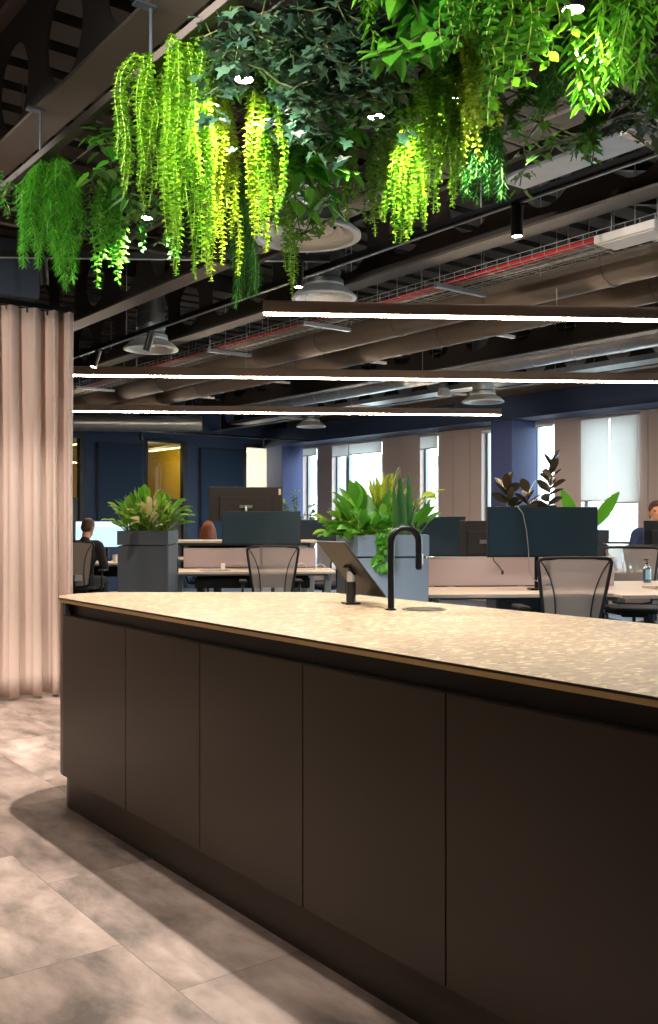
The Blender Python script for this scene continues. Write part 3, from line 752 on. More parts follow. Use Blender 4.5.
t = thing('desk_mat', 'thin round grey mat on the desk between the planters', 'mat', (at(215, HY, 10.25).x, 10.25, .7302)); b = MB(); b.lathe([(.16, 0), (.16, .003), (.15, .004)], 32); b.build('felt', 'screen_fabric', t); b = MB(); b.lathe([(.163, 0), (.163, .0025), (.160, .003)], 32); b.build('stitched_edge', 'chair_seat', t)

# ------------------------------------------------------------------ storage cabinets with planters on top
def storage(label, plabel, px0, px1, Y, dp, ztop, seam, fm='cabinet_grey', bm='planter_grey'):
    xa, xb = at(px0, HY, Y).x, at(px1, HY, Y).x; wd = xb - xa
    t = thing('storage_cabinet', label, 'cabinet', (xa, Y, 0), AL, 'storage cabinets under planters')
    b = MB(); b.b2((.017, .02, .06), (wd - .017, dp, seam - .006)); b.build('carcass', 'cabinet_grey', t, bevel=.003)
    b = MB(); b.b2((.02, .04, 0), (wd - .02, dp - .02, .06)); b.build('plinth', 'black', t)
    nd = max(1, round(dp / .8))
    b = MB(); b.b2((.004, 0, .07), (wd - .004, .018, seam - .012)); b.build('end_panel', fm, t, bevel=.002)
    for k in range(nd):
        y0, y1 = .03 + (dp - .04) * k / nd, .03 + (dp - .04) * (k + 1) / nd
        for x0 in (0, wd - .016):
            b = MB(); b.b2((x0, y0 + .003, .07), (x0 + .016, y1 - .003, seam - .012)); dr = b.build('door', 'cabinet_grey', t, bevel=.002)
            b = MB(); xx = x0 - .008 if x0 == 0 else x0 + .016; b.b2((xx, y1 - .07, seam - .3), (xx + .008, y1 - .05, seam - .16)); b.build('handle', 'black_metal', dr)
    q = thing('planter_box', plabel, 'planter', (xa, Y, seam), AL, 'planter boxes on cabinets')
    b = MB(); h = ztop - seam; w_ = .012
    b.b2((0, 0, 0), (wd, w_, h)); b.b2((0, dp - w_, 0), (wd, dp, h)); b.b2((0, w_, 0), (w_, dp - w_, h)); b.b2((wd - w_, w_, 0), (wd, dp - w_, h)); b.b2((w_, w_, 0), (wd - w_, dp - w_, .02)); b.build('box_wall', bm, q)
    b = MB(); b.b2((w_, w_, .02), (wd - w_, dp - w_, h - .025)); b.build('soil', 'soil', q)
    return Vector((xa, Y, ztop)), wd
PL1, W1 = storage('dark grey storage cabinet under the planter near the curtain', 'dark grey planter box with bushy variegated leaves, near the curtain', 117, 167.5, 8.5, 1.15, 1.17, 1.046)
PL2, W2 = storage('blue-grey storage cabinet behind the tap', 'blue-grey planter box behind the tap, full of mixed foliage', 358, 430, 6.0, 1.6, 1.169, 1.034, 'planter_blue_lit', 'planter_blue_lit')
PL3, W3 = storage('storage cabinet behind the large wide monitor', 'planter box of rubber plants behind the large wide monitor', 497, 612, 9.4, .45, 1.17, 1.04)

# ------------------------------------------------------------------ people
def rem(o, vox, it=4):
    r = o.modifiers.new('one_surface', 'REMESH'); r.mode = 'VOXEL'; r.voxel_size = vox; r.use_smooth_shade = True
    s = o.modifiers.new('smooth', 'SMOOTH'); s.iterations = it; s.factor = .5
    return o
def person(label, loc, rz, scale=1.0, lean=.0, hair='hair_brown', hair_long=False, top='jacket', arm_z=.765, head_turn=0.0, nod=0.0):
    t = thing('person', label, 'person', loc, rz); t.scale = (scale,) * 3
    ly = lambda z: .02 + lean * max(0, z - .52)
    hip = lambda s: Vector((s * .095, -.02, .545)); sh = lambda s: Vector((s * .185, ly(.99), .985))
    el = lambda s: Vector((s * .25, ly(.75) + .06, .725)); wr = lambda s: Vector((s * .15, ly(.8) + .30, arm_z + .012))
    hc = Vector((0, ly(1.2) + .035 + lean * .2, 1.21)); HR = Matrix.Rotation(head_turn, 3, 'Z') @ Matrix.Rotation(-nod, 3, 'X')
    H = lambda x, y, z: hc + HR @ Vector((x, y, z))
    b = MB()
    b.ell((0, -.01, .56), (.165, .12, .10)); b.cap((0, ly(.6), .60), (0, ly(.75), .76), .125, .12); b.ell((0, ly(.86), .87), (.158, .105, .17)); b.cap(sh(-1) + Vector((.04, 0, .0)), sh(1) - Vector((.04, 0, 0)), .062, .062)
    b.cap((0, ly(1.02), 1.02), H(0, -.02, -.05), .054, .050)
    b.ell(H(0, 0, .015), (.074, .094, .100), rot=HR); b.ell(H(0, .03, -.045), (.056, .066, .068), rot=HR); b.ell(H(0, .062, -.09), (.028, .028, .022), rot=HR)
    b.cap(H(0, .093, .01), H(0, .108, -.022), .009, .013, 8)                    # nose
    b.cap(H(-.018, .088, -.055), H(.018, .088, -.055), .009, .009, 8)           # lips
    for s in (-1, 1):
        b.ell(H(s * .075, -.008, -.005), (.010, .02, .032), 8, 6, HR); b.cap(H(s * .014, .083, .036), H(s * .045, .073, .034), .008, .007, 8)
        b.cap(sh(s), el(s), .050, .040); b.cap(el(s), wr(s), .040, .028)
        d = (wr(s) - el(s)); d.z = 0; d.normalize(); n = Vector((d.y, -d.x, 0)) * s; dn = Vector((0, 0, -1)); pm = wr(s) + d * .045
        b.ell(pm, (.036, .044, .016), 10, 7, Matrix.Rotation(math.atan2(d.y, d.x) - PI / 2, 3, 'Z'))
        for k, ln in enumerate((.066, .075, .070, .055)):
            f0 = pm + d * .035 + n * (-.027 + .018 * k); f1 = f0 + d * (ln * .5) + Vector((0, 0, .006)); f2 = f0 + d * (ln * .85) + dn * .012
            b.cap(f0, f1, .0095, .0088, 8); b.cap(f1, f2, .0088, .0075, 8)
        f0 = pm - d * .012 - n * .03; f1 = f0 - n * .022 + d * .026; f2 = f1 + d * .026 + n * .004; b.cap(f0, f1, .012, .0105, 8); b.cap(f1, f2, .0105, .0085, 8)
        kn = Vector((s * .115, .40, .535)); an = Vector((s * .12, .40, .10)); b.cap(hip(s), kn, .082, .058); b.cap(kn, an, .056, .038); b.cap(an + Vector((0, -.02, -.05)), an + Vector((s * .015, .16, -.07)), .036, .026)
    rem(b.build('body', 'skin', t), .0072, 3)
    b = MB(); b.ell((0, -.01, .58), (.178, .132, .10)); b.cap((0, ly(.6), .60), (0, ly(.75), .77), .138, .132); b.ell((0, ly(.86), .87), (.172, .119, .176)); b.cap(sh(-1) + Vector((.03, 0, .005)), sh(1) + Vector((-.03, 0, .005)), .072, .072)
    b.cap((0, ly(1.0), 1.0), (0, ly(1.04) - .004, 1.045), .080, .064)
    for s in (-1, 1): b.cap(sh(s), el(s), .062, .053); b.cap(el(s), wr(s) - (wr(s) - el(s)).normalized() * .025, .052, .041)
    rem(b.build('jacket' if top == 'jacket' else 'shirt', top, t), .011, 4)
    b = MB(); b.ell((0, -.015, .55), (.176, .132, .095))
    for s in (-1, 1): kn = Vector((s * .115, .40, .535)); an = Vector((s * .12, .40, .12)); b.cap(hip(s), kn, .091, .068); b.cap(kn, an, .066, .052)
    rem(b.build('trousers', 'trousers', t), .011, 4)
    for s in (-1, 1):
        b = MB(); an = Vector((s * .12, .40, .10)); b.cap(an + Vector((0, -.025, -.056)), an + Vector((s * .016, .17, -.068)), .044, .032); b.cap(an + Vector((0, -.01, -.03)), an, .044, .044); rem(b.build('shoe', 'shoe', t), .009, 3)
        b = MB(); b.ell(H(s * .03, .086, .016), (.011, .008, .007), 10, 7, HR); b.build('eye', 'black', t, smooth=True)
    b = MB()
    b.ell(H(0, -.012, .035), (.082, .098, .092), rot=HR); b.ell(H(0, -.05, -.005), (.074, .062, .075), rot=HR); b.ell(H(0, .03, .085), (.06, .06, .035), rot=HR)
    if hair_long:
        b.cap(H(0, -.055, .02), H(0, -.075, -.2), .085, .095); b.cap(H(-.055, -.03, .0), H(-.07, -.05, -.2), .05, .06); b.cap(H(.055, -.03, .0), H(.07, -.05, -.2), .05, .06)
    rem(b.build('hair', hair, t), .009, 2)
    return t
person('person in a dark jacket, short brown hair, seated at the lit monitor by the curtain', (at(81, HY, 11.6).x, 11.62, -.02), AL - .25, .99, lean=.16, hair='hair_brown', nod=.35)
person('person with long auburn hair seen from behind over the raised desk', (at(208, HY, 12.95).x, 12.95, -.05), AL, .99, hair='hair_auburn', hair_long=True, top='cream_top')
person('person in a navy shirt half hidden by a black monitor at the photo edge', (at(655, HY, 10.95).x, 10.95, .0), PI + AL - .25, 1.12, lean=.05, hair='hair_brown', top='navy')
# ------------------------------------------------------------------ ceiling steelwork (w = offset across the building)
def beam(wc, label_px, z0=3.0, h=.62, fl=.16, s0=S_NEAR, s1=SB - .02, hole=.40, hs=0.0, pitch=.62, zc=.29):
    b = MB(); b.b2((wc - fl / 2, s0, z0), (wc + fl / 2, s1, z0 + .016)); b.b2((wc - fl / 2, s0, z0 + h), (wc + fl / 2, s1, z0 + h + .016))
    # cellular web: a row of bays, each a square with a round hole
    n = int((s1 - s0 - hs) / pitch); y = s0 + hs; r = hole / 2
    b.mi = 1
    for side in (-.006, .006):
        vs = []; fs = []
        for k in range(n):
            cy = y + pitch * (k + .5); cz = z0 + .016 + zc; lo = z0 + .016; hi = z0 + h; hw = pitch / 2
            per = [(cy - hw + pitch * i / 6, lo) for i in range(6)] + [(cy + hw, lo + (hi - lo) * i / 6) for i in range(6)] + [(cy + hw - pitch * i / 6, hi) for i in range(6)] + [(cy - hw, hi - (hi - lo) * i / 6) for i in range(6)]
            base = len(vs); N = 24
            for (qy, qz) in per:
                a = math.atan2(qz - cz, qy - cy)
                vs.append((wc + side, cy + r * math.cos(a), cz + r * math.sin(a))); vs.append((wc + side, qy, qz))
            for i in range(N):
                j = (i + 1) % N; fs.append((base + 2 * i, base + 2 * i + 1, base + 2 * j + 1, base + 2 * j))
        b.add(vs, fs)
    o = b.build('ceiling_beam', ['steel_paint', 'web_dark'], rz=TH); return struct(o)
beam(1.54, 0, zc=.28, hs=.12); beam(3.36, 0, hs=.3); beam(4.45, 0, zc=.3); beam(7.7, 0, zc=.34, hole=.42); beam(9.4, 0); beam(-.3, 0); beam(-2.0, 0)
for s in (-2.2, 3.2, 8.6, 13.6):
    b = MB(); b.b2((W_NEAR, s - .06, 3.62), (WW, s + .06, 3.775)); struct(b.build('ceiling_purlin', 'web_dark', rz=TH))

# ducts that run along the building
def duct(label, wc, z, r, m, s0, s1, name='ventilation_duct', ring=1.1, grp='round ducts under the ceiling'):
    t = thing(name, label, 'duct', bw(wc, 0, z), TH, grp)
    b = MB(); b.cyl((0, s0, 0), (0, s1, 0), r, r, 28); b.build('duct_wall', m, t, smooth=True, auto=True)
    y = s0 + .4
    while y < s1: MB().tube([(0, y - .015, 0), (0, y + .015, 0)], r + .006, 28).build('joint_ring', m, t); y += ring
    y = s0 + .9
    while y < s1:
        for x in (-r - .004, r + .004): MB().tube([(x, y, 0), (x, y, 3.78 - z)], .004, 6).build('hanger_wire', 'wire', t)
        y += 2.2
duct('long brown round duct just below the red cable tray', 5.55, 3.03, .15, 'duct_brown', 1.5, 14.9)
duct('second brown round duct, on the window side of the first', 6.1, 3.0, .15, 'duct_brown', 1.5, 14.9)
duct('silver foil-wrapped duct above the blue bulkhead', 10.15, 3.34, .19, 'foil', 3, 14.6, ring=.5)
duct('silver foil duct above the second linear light', 8.6, 3.2, .15, 'foil', 4, 13.5, ring=.6)
def cross_duct(label, Y, x0, x1, z, r, m):
    t = thing('ventilation_duct', label, 'duct', (x0, Y, z), AL, 'round ducts under the ceiling')
    b = MB(); b.cyl((0, 0, 0), (x1 - x0, 0, 0), r, r, 24); b.build('duct_wall', m, t, smooth=True, auto=True)
    x = .4
    while x < x1 - x0: MB().tube([(x - .015, 0, 0), (x + .015, 0, 0)], r + .006, 24).build('joint_ring', m, t); x += .8
    for x in (.5, x1 - x0 - .5): MB().tube([(x, 0, 0), (x, 0, 3.78 - z)], .004, 6).build('hanger_wire', 'wire', t)
cross_duct('pale duct crossing in front of the blue wall near the curtain', 14.2, -4.3, -1.9, 2.72, .12, 'galv')

# flat pale service trays
def flat_tray(label, wc, z, wd, s0, s1):
    t = thing('service_tray', label, 'tray', bw(wc, 0, z), TH, 'flat service trays under the ceiling')
    b = MB(); b.b2((-wd / 2, s0, 0), (wd / 2, s1, .008)); b.b2((-wd / 2, s0, .008), (-wd / 2 + .006, s1, .06)); b.b2((wd / 2 - .006, s0, .008), (wd / 2, s1, .06)); b.build('tray_pan', 'galv', t)
    y = s0 + .5
    while y < s1:
        MB().b2((-wd / 2 - .05, y - .02, -.03), (wd / 2 + .12, y + .02, -.002)).build('bracket', 'tray_white', t)
        for x in (-wd / 2 - .03, wd / 2 + .03): MB().tube([(x, y, -.03), (x, y, 3.78 - z)], .004, 6).build('hanger_rod', 'wire', t)
        y += 1.9
flat_tray('pale flat service tray running under the far cellular beam', 6.75, 3.05, .26, 2, 14.9)
flat_tray('pale flat service tray near the blue bulkhead', 9.0, 2.98, .3, 3, 14.6)
flat_tray('pale flat service tray beside the long lighting track, below the top right leaves', 3.76, 3.0, .2, .2, 3.4)
# wire basket with red cables
t = thing('cable_tray', 'wire basket cable tray carrying red cables above the first linear light', 'cable tray', bw(4.88, 0, 2.93), TH)
b = MB(); s0, s1 = 1.0, 15.0
for x in (-.15, -.10, -.05, 0, .05, .10, .15): b.tube([(x, s0, 0), (x, s1, 0)], .0028, 5)
for x in (-.153, .153):
    for z in (.03, .06): b.tube([(x, s0, z), (x, s1, z)], .0028, 5)
y = s0
while y < s1: b.tube([(-.153, y, .06), (-.153, y, 0), (.153, y, 0), (.153, y, .06)], .0025, 5); y += .10
b.build('basket_mesh', 'wire', t)
for k, (x, m, z) in enumerate(((-.11, 'red_cable', .02), (-.075, 'red_cable', .018), (-.03, 'grey_cable', .018), (.01, 'grey_cable', .016), (.06, 'white_cable', .018), (.10, 'black', .018))):
    pth = []; y = s0
    while y <= s1: pth.append((x + .012 * math.sin(y * 1.3 + k), y, z + .006 * math.sin(y * 2 + k))); y += .35
    b = MB(); b.tube(pth, .011 if 'red' in m else .008, 7); b.build('cable', m, t, smooth=True)
y = 1.7
while y < s1:
    MB().b2((-.24, y - .02, -.035), (.26, y + .02, -.006)).build('bracket', 'galv', t)
    for x in (-.2, .22): MB().tube([(x, y, -.03), (x, y, .85)], .004, 6).build('hanger_rod', 'wire', t)
    y += 1.6
tb = atz(634, 236, 2.86)
t = thing('junction_box', 'white flat junction box under the red cable tray at the photo edge', 'box', (tb.x, tb.y, tb.z - .02), TH)
b = MB(); b.b2((-.10, -.20, 0), (.10, .2, .05)); b.build('box_body', 'tray_white', t, bevel=.006); b = MB(); b.b2((-.085, -.185, -.006), (.085, .185, 0)); b.build('cover', 'tray_white', t, bevel=.003)
for y in (-.15, .15): MB().tube([(0, y, .05), (0, y, .9)], .004, 6).build('hanger_rod', 'wire', t)

# round ceiling diffusers
def vent(px, py, z, dia, label, neck=.5):
    p = atz(px, py, z); t = thing('ceiling_vent', label, 'air vent', p, TH, 'round air vents'); R = dia / 2
    b = MB(); b.lathe([(R, .0), (R, .012), (R * .90, .035), (R * .78, .06), (R * .62, .085), (R * .62, .10), (R * .58, .10), (R * .58, .08), (R * .74, .05), (R * .86, .02), (R * .88, .0)], 48, close=True); b.build('outer_cone', 'vent', t, smooth=True, auto=True)
    for k, q in enumerate((.70, .52, .34)):
        b = MB(); b.lathe([(R * q, .018 + .012 * k), (R * (q - .02), .018 + .012 * k), (R * (q - .13), .055 + .010 * k), (R * (q - .11), .058 + .010 * k)], 40, close=True); b.build('inner_ring', 'vent', t, smooth=True, auto=True)
    b = MB(); b.lathe([(R * .14, .03), (R * .14, .034), (.001, .04)], 24); b.build('centre_disc', 'vent', t, smooth=True, auto=True)
    b = MB(); b.lathe([(R * .60, .09), (R * .60, .13), (R * .50, .15), (R * .50, .15 + neck)], 32); b.build('neck_duct', 'galv', t, smooth=True, auto=True)
    b = MB()
    for zz in (.19, .32): b.lathe([(R * .505, zz), (R * .535, zz), (R * .535, zz + .015), (R * .505, zz + .015)], 32, close=True)
    b.build('joint_ring', 'galv', t, smooth=True, auto=True)
vent(305.5, 237, 2.66, .55, 'large round air vent hanging behind the leafy strands')
vent(324, 299, 2.86, .47, 'round air vent just above the start of the first linear light', .35)
vent(151, 350, 2.8, .49, 'round air vent on a silver neck near the curtain', .75)
vent(311, 427, 2.82, .49, 'small distant round air vent near the far corner', .4)
vent(483, 402.5, 2.72, .52, 'distant round air vent beside the end of the third linear light', .6)
vent(72 / 1 + 372, 396, 2.9, .2, 'tiny round ceiling sensor vent near the second linear light', .1)

# ------------------------------------------------------------------ linear lights, parallel to the desks
def linear(label, pxa, pxb, pxr, pyr, Y, z):
    xa, xb = at(pxa, HY, Y).x, at(pxb, HY, Y).x
    t = thing('linear_light', label, 'ceiling light', (xa, Y + (xa - 0) * math.tan(AL), z), AL, 'linear ceiling lights')
    L = (xb - xa) / math.cos(AL)
    b = MB(); b.b2((0, -.035, .012), (L, .035, .095)); b.build('housing', 'linear_body', t, bevel=.003)
    b = MB(); b.b2((.004, -.026, 0), (L - .004, .026, .012)); b.build('diffuser', 'strip', t, bevel=.003)
    x = .3
    while x < L: MB().tube([(x, 0, .095), (x, 0, 3.78 - z)], .0022, 5).build('suspension_wire', 'wire', t); x += 1.8
    for x in (.0, L):
        b = MB(); b.b2((x - .003, -.036, .0), (x + .003, .036, .096)); b.build('end_cap', 'linear_body', t)
linear('nearest linear light, starting below the round vents and running out to the edge', 263.5, 760, 0, 0, 6.74, 2.70)
linear('second linear light, running the full width above the desks', 40, 780, 0, 0, 9.72, 2.70)
linear('farthest linear light, ending beside the blue column', 40, 503, 0, 0, 13.05, 2.72)

# ------------------------------------------------------------------ tracks and spots
def track(label, a, c, name='lighting_track'):
    a = Vector(a); c = Vector(c); d = c - a; L = d.length; rz = math.atan2(d.y, d.x)
    t = thing(name, label, 'track', a, rz, 'lighting tracks')
    b = MB(); b.b2((0, -.018, 0), (L, .018, .035)); b.build('rail', 'black_metal', t)
    b = MB(); b.b2((0, -.006, -.0035), (L, .006, 0)); b.build('power_strip', 'galv', t)
    x = .3
    while x < L: MB().tube([(x, 0, .035), (x, 0, 3.78 - a.z)], .0022, 5).build('suspension_wire', 'wire', t); x += 2.0
track('long black lighting track crossing behind the leafy strands', bw(3.43, -1.0, 2.75), bw(3.43, 9.2, 2.75))
track('unseen black track added above the walkway to carry fill spotlights', bw(.35, -3, 2.85), bw(.35, 5.6, 2.85))  # out of view, added to carry the fill spotlights
pa = at(-30, 257, 5.5); pb = at(330, 258, 5.6)
track('short black lighting track in front of the curtain bulkhead', (pa.x, pa.y, pa.z), (pb.x, pb.y, pa.z))
track('black lighting track along the top of the blue wall', bw(w_on(97, 14.6), 14.6, 2.76), bw(w_on(330, 14.6), 14.6, 2.76))
for px, py, Y, L in ((590, 170, 6.5, 1.2), (602, 204, 6.9, .9)):
    p = at(px, py, Y); 
    t = thing('unistrut_bar', 'upper short black metal bar at the photo edge below the leafy strands' if L > 1 else 'lower short black metal bar at the photo edge above the cable tray', 'bracket', p, AL)
    b = MB(); b.b2((.2, -.02, 0), (.2 + L, .02, .006)); b.b2((.2, -.02, .006), (.2 + L, -.014, .045)); b.b2((.2, .014, .006), (.2 + L, .02, .045)); b.build('channel', 'black_metal', t)
    for x in (.35, L): MB().tube([(x, 0, .04), (x, 0, 3.78 - p.z)], .004, 6).build('hanger_rod', 'wire', t)
def spot(label, top, aim=(0, 0, -1), L=.155, r=.028, power=30, size=70, stem=.05, col=(1, .92, .82), lensm='lens', blend=.6, lit=True):
    t = thing('spotlight', label, 'spotlight', top, 0, 'spotlights'); d = Vector(aim).normalized()
    piv = Vector((0, 0, -stem)); a = piv - d * L * .35; e = piv + d * L * .65
    b = MB(); b.tube([a, e], r, 24); bo = b.build('lamp_body', 'black', t, smooth=True, auto=True)
    b = MB(); b.cyl((0, 0, .0), (0, 0, -stem - .002), .008, .008, 10); b.box((0, 0, -.006), (.06, .03, .012)); b.build('stem', 'black_metal', t)
    b = MB(); b.tube([e - d * .002, e + d * .002], r * .82, 24); b.build('lens', lensm, t)
    b = MB(); b.tube([e - d * .004, e + d * .0035], r * 1.0, 24, False); b.tube([e - d * .004, e + d * .0035], r * .84, 24, False); b.build('rim', 'black', t)
    if lit:
        l = light('SPOT', 'spot_beam', power, col, e + d * .012, t, spot_size=math.radians(size), spot_blend=blend, shadow_soft_size=.02)
        l.rotation_euler = d.to_track_quat('-Z', 'Y').to_euler()
    return t
# ------------------------------------------------------------------ small leaves in bulk
def tpl(kind):
    if kind == 'oval': return np.array([(0, 0, 0), (.30, .28, .06), (.30, .68, .06), (0, 1, 0), (-.30, .68, .06), (-.30, .28, .06)]), [(0, 1, 2, 3), (0, 3, 4, 5)]
    if kind == 'round': return np.array([(0, 0, 0), (.36, .22, .08), (.42, .62, .1), (.0, 1, .02), (-.42, .62, .1), (-.36, .22, .08)]), [(0, 1, 2, 3), (0, 3, 4, 5)]
    if kind == 'lance': return np.array([(0, 0, 0), (.12, .3, .03), (.10, .65, .02), (0, 1, -.05), (-.10, .65, .02), (-.12, .3, .03)]), [(0, 1, 2, 3), (0, 3, 4, 5)]
    if kind == 'needle': return np.array([(0, 0, 0), (.07, .4, .02), (0, 1, -.03), (-.07, .4, .02)]), [(0, 1, 2), (0, 2, 3)]
    if kind == 'heart': return np.array([(0, .08, 0), (.22, -.08, .04), (.42, .14, .09), (.36, .5, .07), (.16, .8, .02), (0, 1.02, -.06), (-.16, .8, .02), (-.36, .5, .07), (-.42, .14, .09), (-.22, -.08, .04), (0, .5, -.02)]), [(0, 1, 2, 3, 10), (10, 3, 4, 5), (10, 5, 6, 7), (10, 7, 8, 9, 0)]
    if kind == 'ivy': return np.array([(0, .12, 0), (.2, -.04, .04), (.46, .08, .07), (.28, .3, .03), (.44, .58, .08), (.18, .6, .02), (0, 1, -.05), (-.18, .6, .02), (-.44, .58, .08), (-.28, .3, .03), (-.46, .08, .07), (-.2, -.04, .04), (0, .42, 0)]), [(0, 1, 2, 3, 12), (12, 3, 4, 5), (12, 5, 6, 7), (12, 7, 8, 9), (12, 9, 10, 11, 0)]
class Leaves:
    def __init__(self, kind): self.T, self.F = tpl(kind); self.p = []; self.a = []; self.n = []; self.s = []
    def put(self, p, a, n, s): self.p.append(tuple(p)); self.a.append(tuple(a)); self.n.append(tuple(n)); self.s.append(s)
    def build(self, name, m, parent):
        p = np.array(self.p); a = np.array(self.a); n = np.array(self.n); s = np.array(self.s)[:, None]
        a /= np.linalg.norm(a, axis=1, keepdims=True) + 1e-9
        x = np.cross(a, n); x /= np.linalg.norm(x, axis=1, keepdims=True) + 1e-9; n = np.cross(x, a)
        T = self.T; k = len(T); N = len(p)
        vs = (p[:, None, :] + s[:, None, :] * (T[None, :, 0:1] * x[:, None, :] + T[None, :, 1:2] * a[:, None, :] + T[None, :, 2:3] * n[:, None, :])).reshape(-1, 3)
        fs = [tuple(i * k + j for j in f) for i in range(N) for f in self.F]
        me = bpy.data.meshes.new(name); me.from_pydata(vs.tolist(), [], fs); me.materials.append(MATS[m]); me.update()
        o = bpy.data.objects.new(name, me); COL.objects.link(o); o.parent = parent; return o
rnd = random.random
def ru(a, b): return a + (b - a) * rnd()
STY = {  # leaf template, leaf material, node spacing, leaves per node, leaf size, outward tilt (down), stem material
    'pearl': ('round', 'pearl', .0092, 2, .0186, -.3), 'lime': ('round', 'lime', .0092, 2, .0188, -.3),
    'vine': ('oval', 'fern', .016, 2, .030, -.5), 'fern': ('needle', 'deep', .0075, 3, .045, -.9), 'fernlight': ('needle', 'fern', .0075, 3, .048, -.9),
    'willow': ('lance', 'willow', .016, 2, .062, -.9), 'ovate': ('oval', 'willow', .024, 2, .040, -.35), 'smallvine': ('oval', 'deep', .016, 2, .028, -.45)}
RZ = 2.72
def rp(px, py, z=RZ): return atz(px, py, z)
def hanging(label, style, px, py, hw, bots, n, name='hanging_plant', z=RZ, depth=.10, sc=1.0):
    root = rp(px, py, z); k = FPX / root.y; W = hw / k
    t = thing(name, label, 'hanging plant', root, 0, 'hanging plants on the ceiling trellis')
    kind, m, sp, per, ls, tilt = STY[style]; LV = Leaves(kind); st = MB(); ls *= sc; sp *= sc
    n = int(n * 1.7) if style in ('pearl', 'lime') else int(n * 1.25)
    for q in range(n):
        x0 = -W + 2 * W * (q + ru(.1, .9)) / n; y0 = ru(-depth, depth)
        if any((root.x + x0 - q_[0]) ** 2 + (root.y + y0 - q_[1]) ** 2 < (.009 if q_ is SPXY[-1] else .005) for q_ in SPXY): continue
        ln = (bots[0] - py + (bots[1] - bots[0]) * rnd() ** 1.3) / k
        pts = []; ax, ay = ru(-.02, .02), ru(-.02, .02); ph = rnd() * 6; N = max(6, int(ln / .02)); top = ru(-.02, .05)
        for i in range(N + 1):
            u = i / N; out = .03 * (1 - math.exp(-u * 9))
            pts.append(Vector((x0 * (.55 + .45 * min(1, u * 5)) + ax * u + .010 * math.sin(ph + u * 7), y0 + out * (1 if y0 > 0 else -1) + ay * u + .010 * math.cos(ph * 1.3 + u * 6), top - u * ln)))
        st.tube(pts, .0016, 4, False)
        if n < 9: st.build('stem', 'stem', t); st = MB()
        d = 0; i = 0; total = ln; ang = rnd() * 6
        while d < total:
            f = d / total * N; i = min(N - 1, int(f)); p = pts[i].lerp(pts[i + 1], f - i)
            fade = 1.0 if d < total * .85 else .6 + .4 * (total - d) / (total * .15)
            for j in range(per):
                a = ang + 2 * PI * j / per + ru(-.35, .35); o = Vector((math.cos(a), math.sin(a), tilt + ru(-.25, .25)))
                LV.put(p, o, (ru(-.4, .4) + math.cos(a) * .5, ru(-.4, .4) + math.sin(a) * .5, 1), ls * fade * ru(.75, 1.15))
            ang += PI / 2 + ru(-.2, .2) if per == 2 else 1.1
            d += sp * ru(.85, 1.15)
    LV.build('foliage', m, t)
    if st.v: st.build('stems', 'stem', t)
    return t
LZ = RZ - .02
SPXY = [atz(px, py, 2.6).xy for px, py in ((244, 90), (376, 126), (573, 22), (580, 66))] + [Vector((.42, 3.14)), bw(1.95, 3.95).xy]
def creeper(label, kind, m, px, py, wx, wy, n, size, name='ivy_plant', drop=.12, flat=.4, z=LZ):   # leafy stems that wander over the trellis
    root = rp(px, py, z); k = FPX / root.y; W = wx / k; Hh = max(.1, abs(rp(px, py - wy, z).y - rp(px, py + wy, z).y) / 2)
    t = thing(name, label, 'climbing plant', root, 0, 'leafy climbers on the ceiling trellis'); LV = Leaves(kind); st = MB()
    done = 0
    while done < n:
        p = Vector((ru(-W, W) * .8, ru(-Hh, Hh) * .8, ru(-.02, .06))); h = rnd() * 6.28; pts = [p.copy()]; L = random.randint(8, 16)
        for i in range(L):
            h += ru(-.7, .7)
            if (p.x / W) ** 2 + (p.y / Hh) ** 2 > .9: h = math.atan2(-p.y, -p.x) + ru(-.5, .5)
            p = p + Vector((math.cos(h) * .045, math.sin(h) * .045, ru(-.03, .02) - drop * .09)); pts.append(p.copy())
            for j in range(2):
                wp = root + p
                if wp.z < 2.66 and any((wp.x - q_[0]) ** 2 + (wp.y - q_[1]) ** 2 < .03 for q_ in SPXY): done += .2; continue
                a = h + (1 if j else -1) * ru(.6, 1.6); o = Vector((math.cos(a), math.sin(a), ru(-1.1, .1)))
                LV.put(p + o * .015, o, (ru(-1, 1) * flat, -abs(ru(.2, 1)) * flat - .1, 1), size * ru(.6, 1.2)); done += 1
        runs = [[]]
        for q_ in pts:
            wp = root + q_
            if wp.z < 2.68 and any((wp.x - s_[0]) ** 2 + (wp.y - s_[1]) ** 2 < .05 for s_ in SPXY): runs.append([])
            else: runs[-1].append(q_)
        for r_ in runs:
            if len(r_) > 1: st.tube(r_, .0025, 4, False)
    LV.build('foliage', m, t); st.build('stems', 'stem_dark', t); return t

# the trellis hung over the island
W0, W1_, T0, T1 = 1.42, 2.95, .2, 4.75
t = thing('plant_trellis', 'dark rectangular wire trellis hung over the island under the greenery', 'trellis', bw(W0, T0, RZ), TH)
LW, LT = W1_ - W0, T1 - T0
for name, a, c in (('side_bar', (-.02, 0), (.02, LT)), ('side_bar', (LW - .02, 0), (LW + .02, LT)), ('end_bar', (.02, 0), (LW - .02, .04)), ('end_bar', (.02, LT - .04), (LW - .02, LT)), ('middle_bar', (LW / 2 - .015, .04), (LW / 2 + .015, LT - .04))):
    b = MB(); b.b2((a[0], a[1], 0), (c[0], c[1], .03)); b.build(name, 'trellis', t, bevel=.003)
b = MB(); y = .2
while y < LT: b.tube([(0, y, .034), (LW, y, .034)], .004, 5); y += .2
x = .15
while x < LW: b.tube([(x, 0, .042), (x, LT, .042)], .004, 5); x += .2
b.build('wire_grid', 'trellis', t)
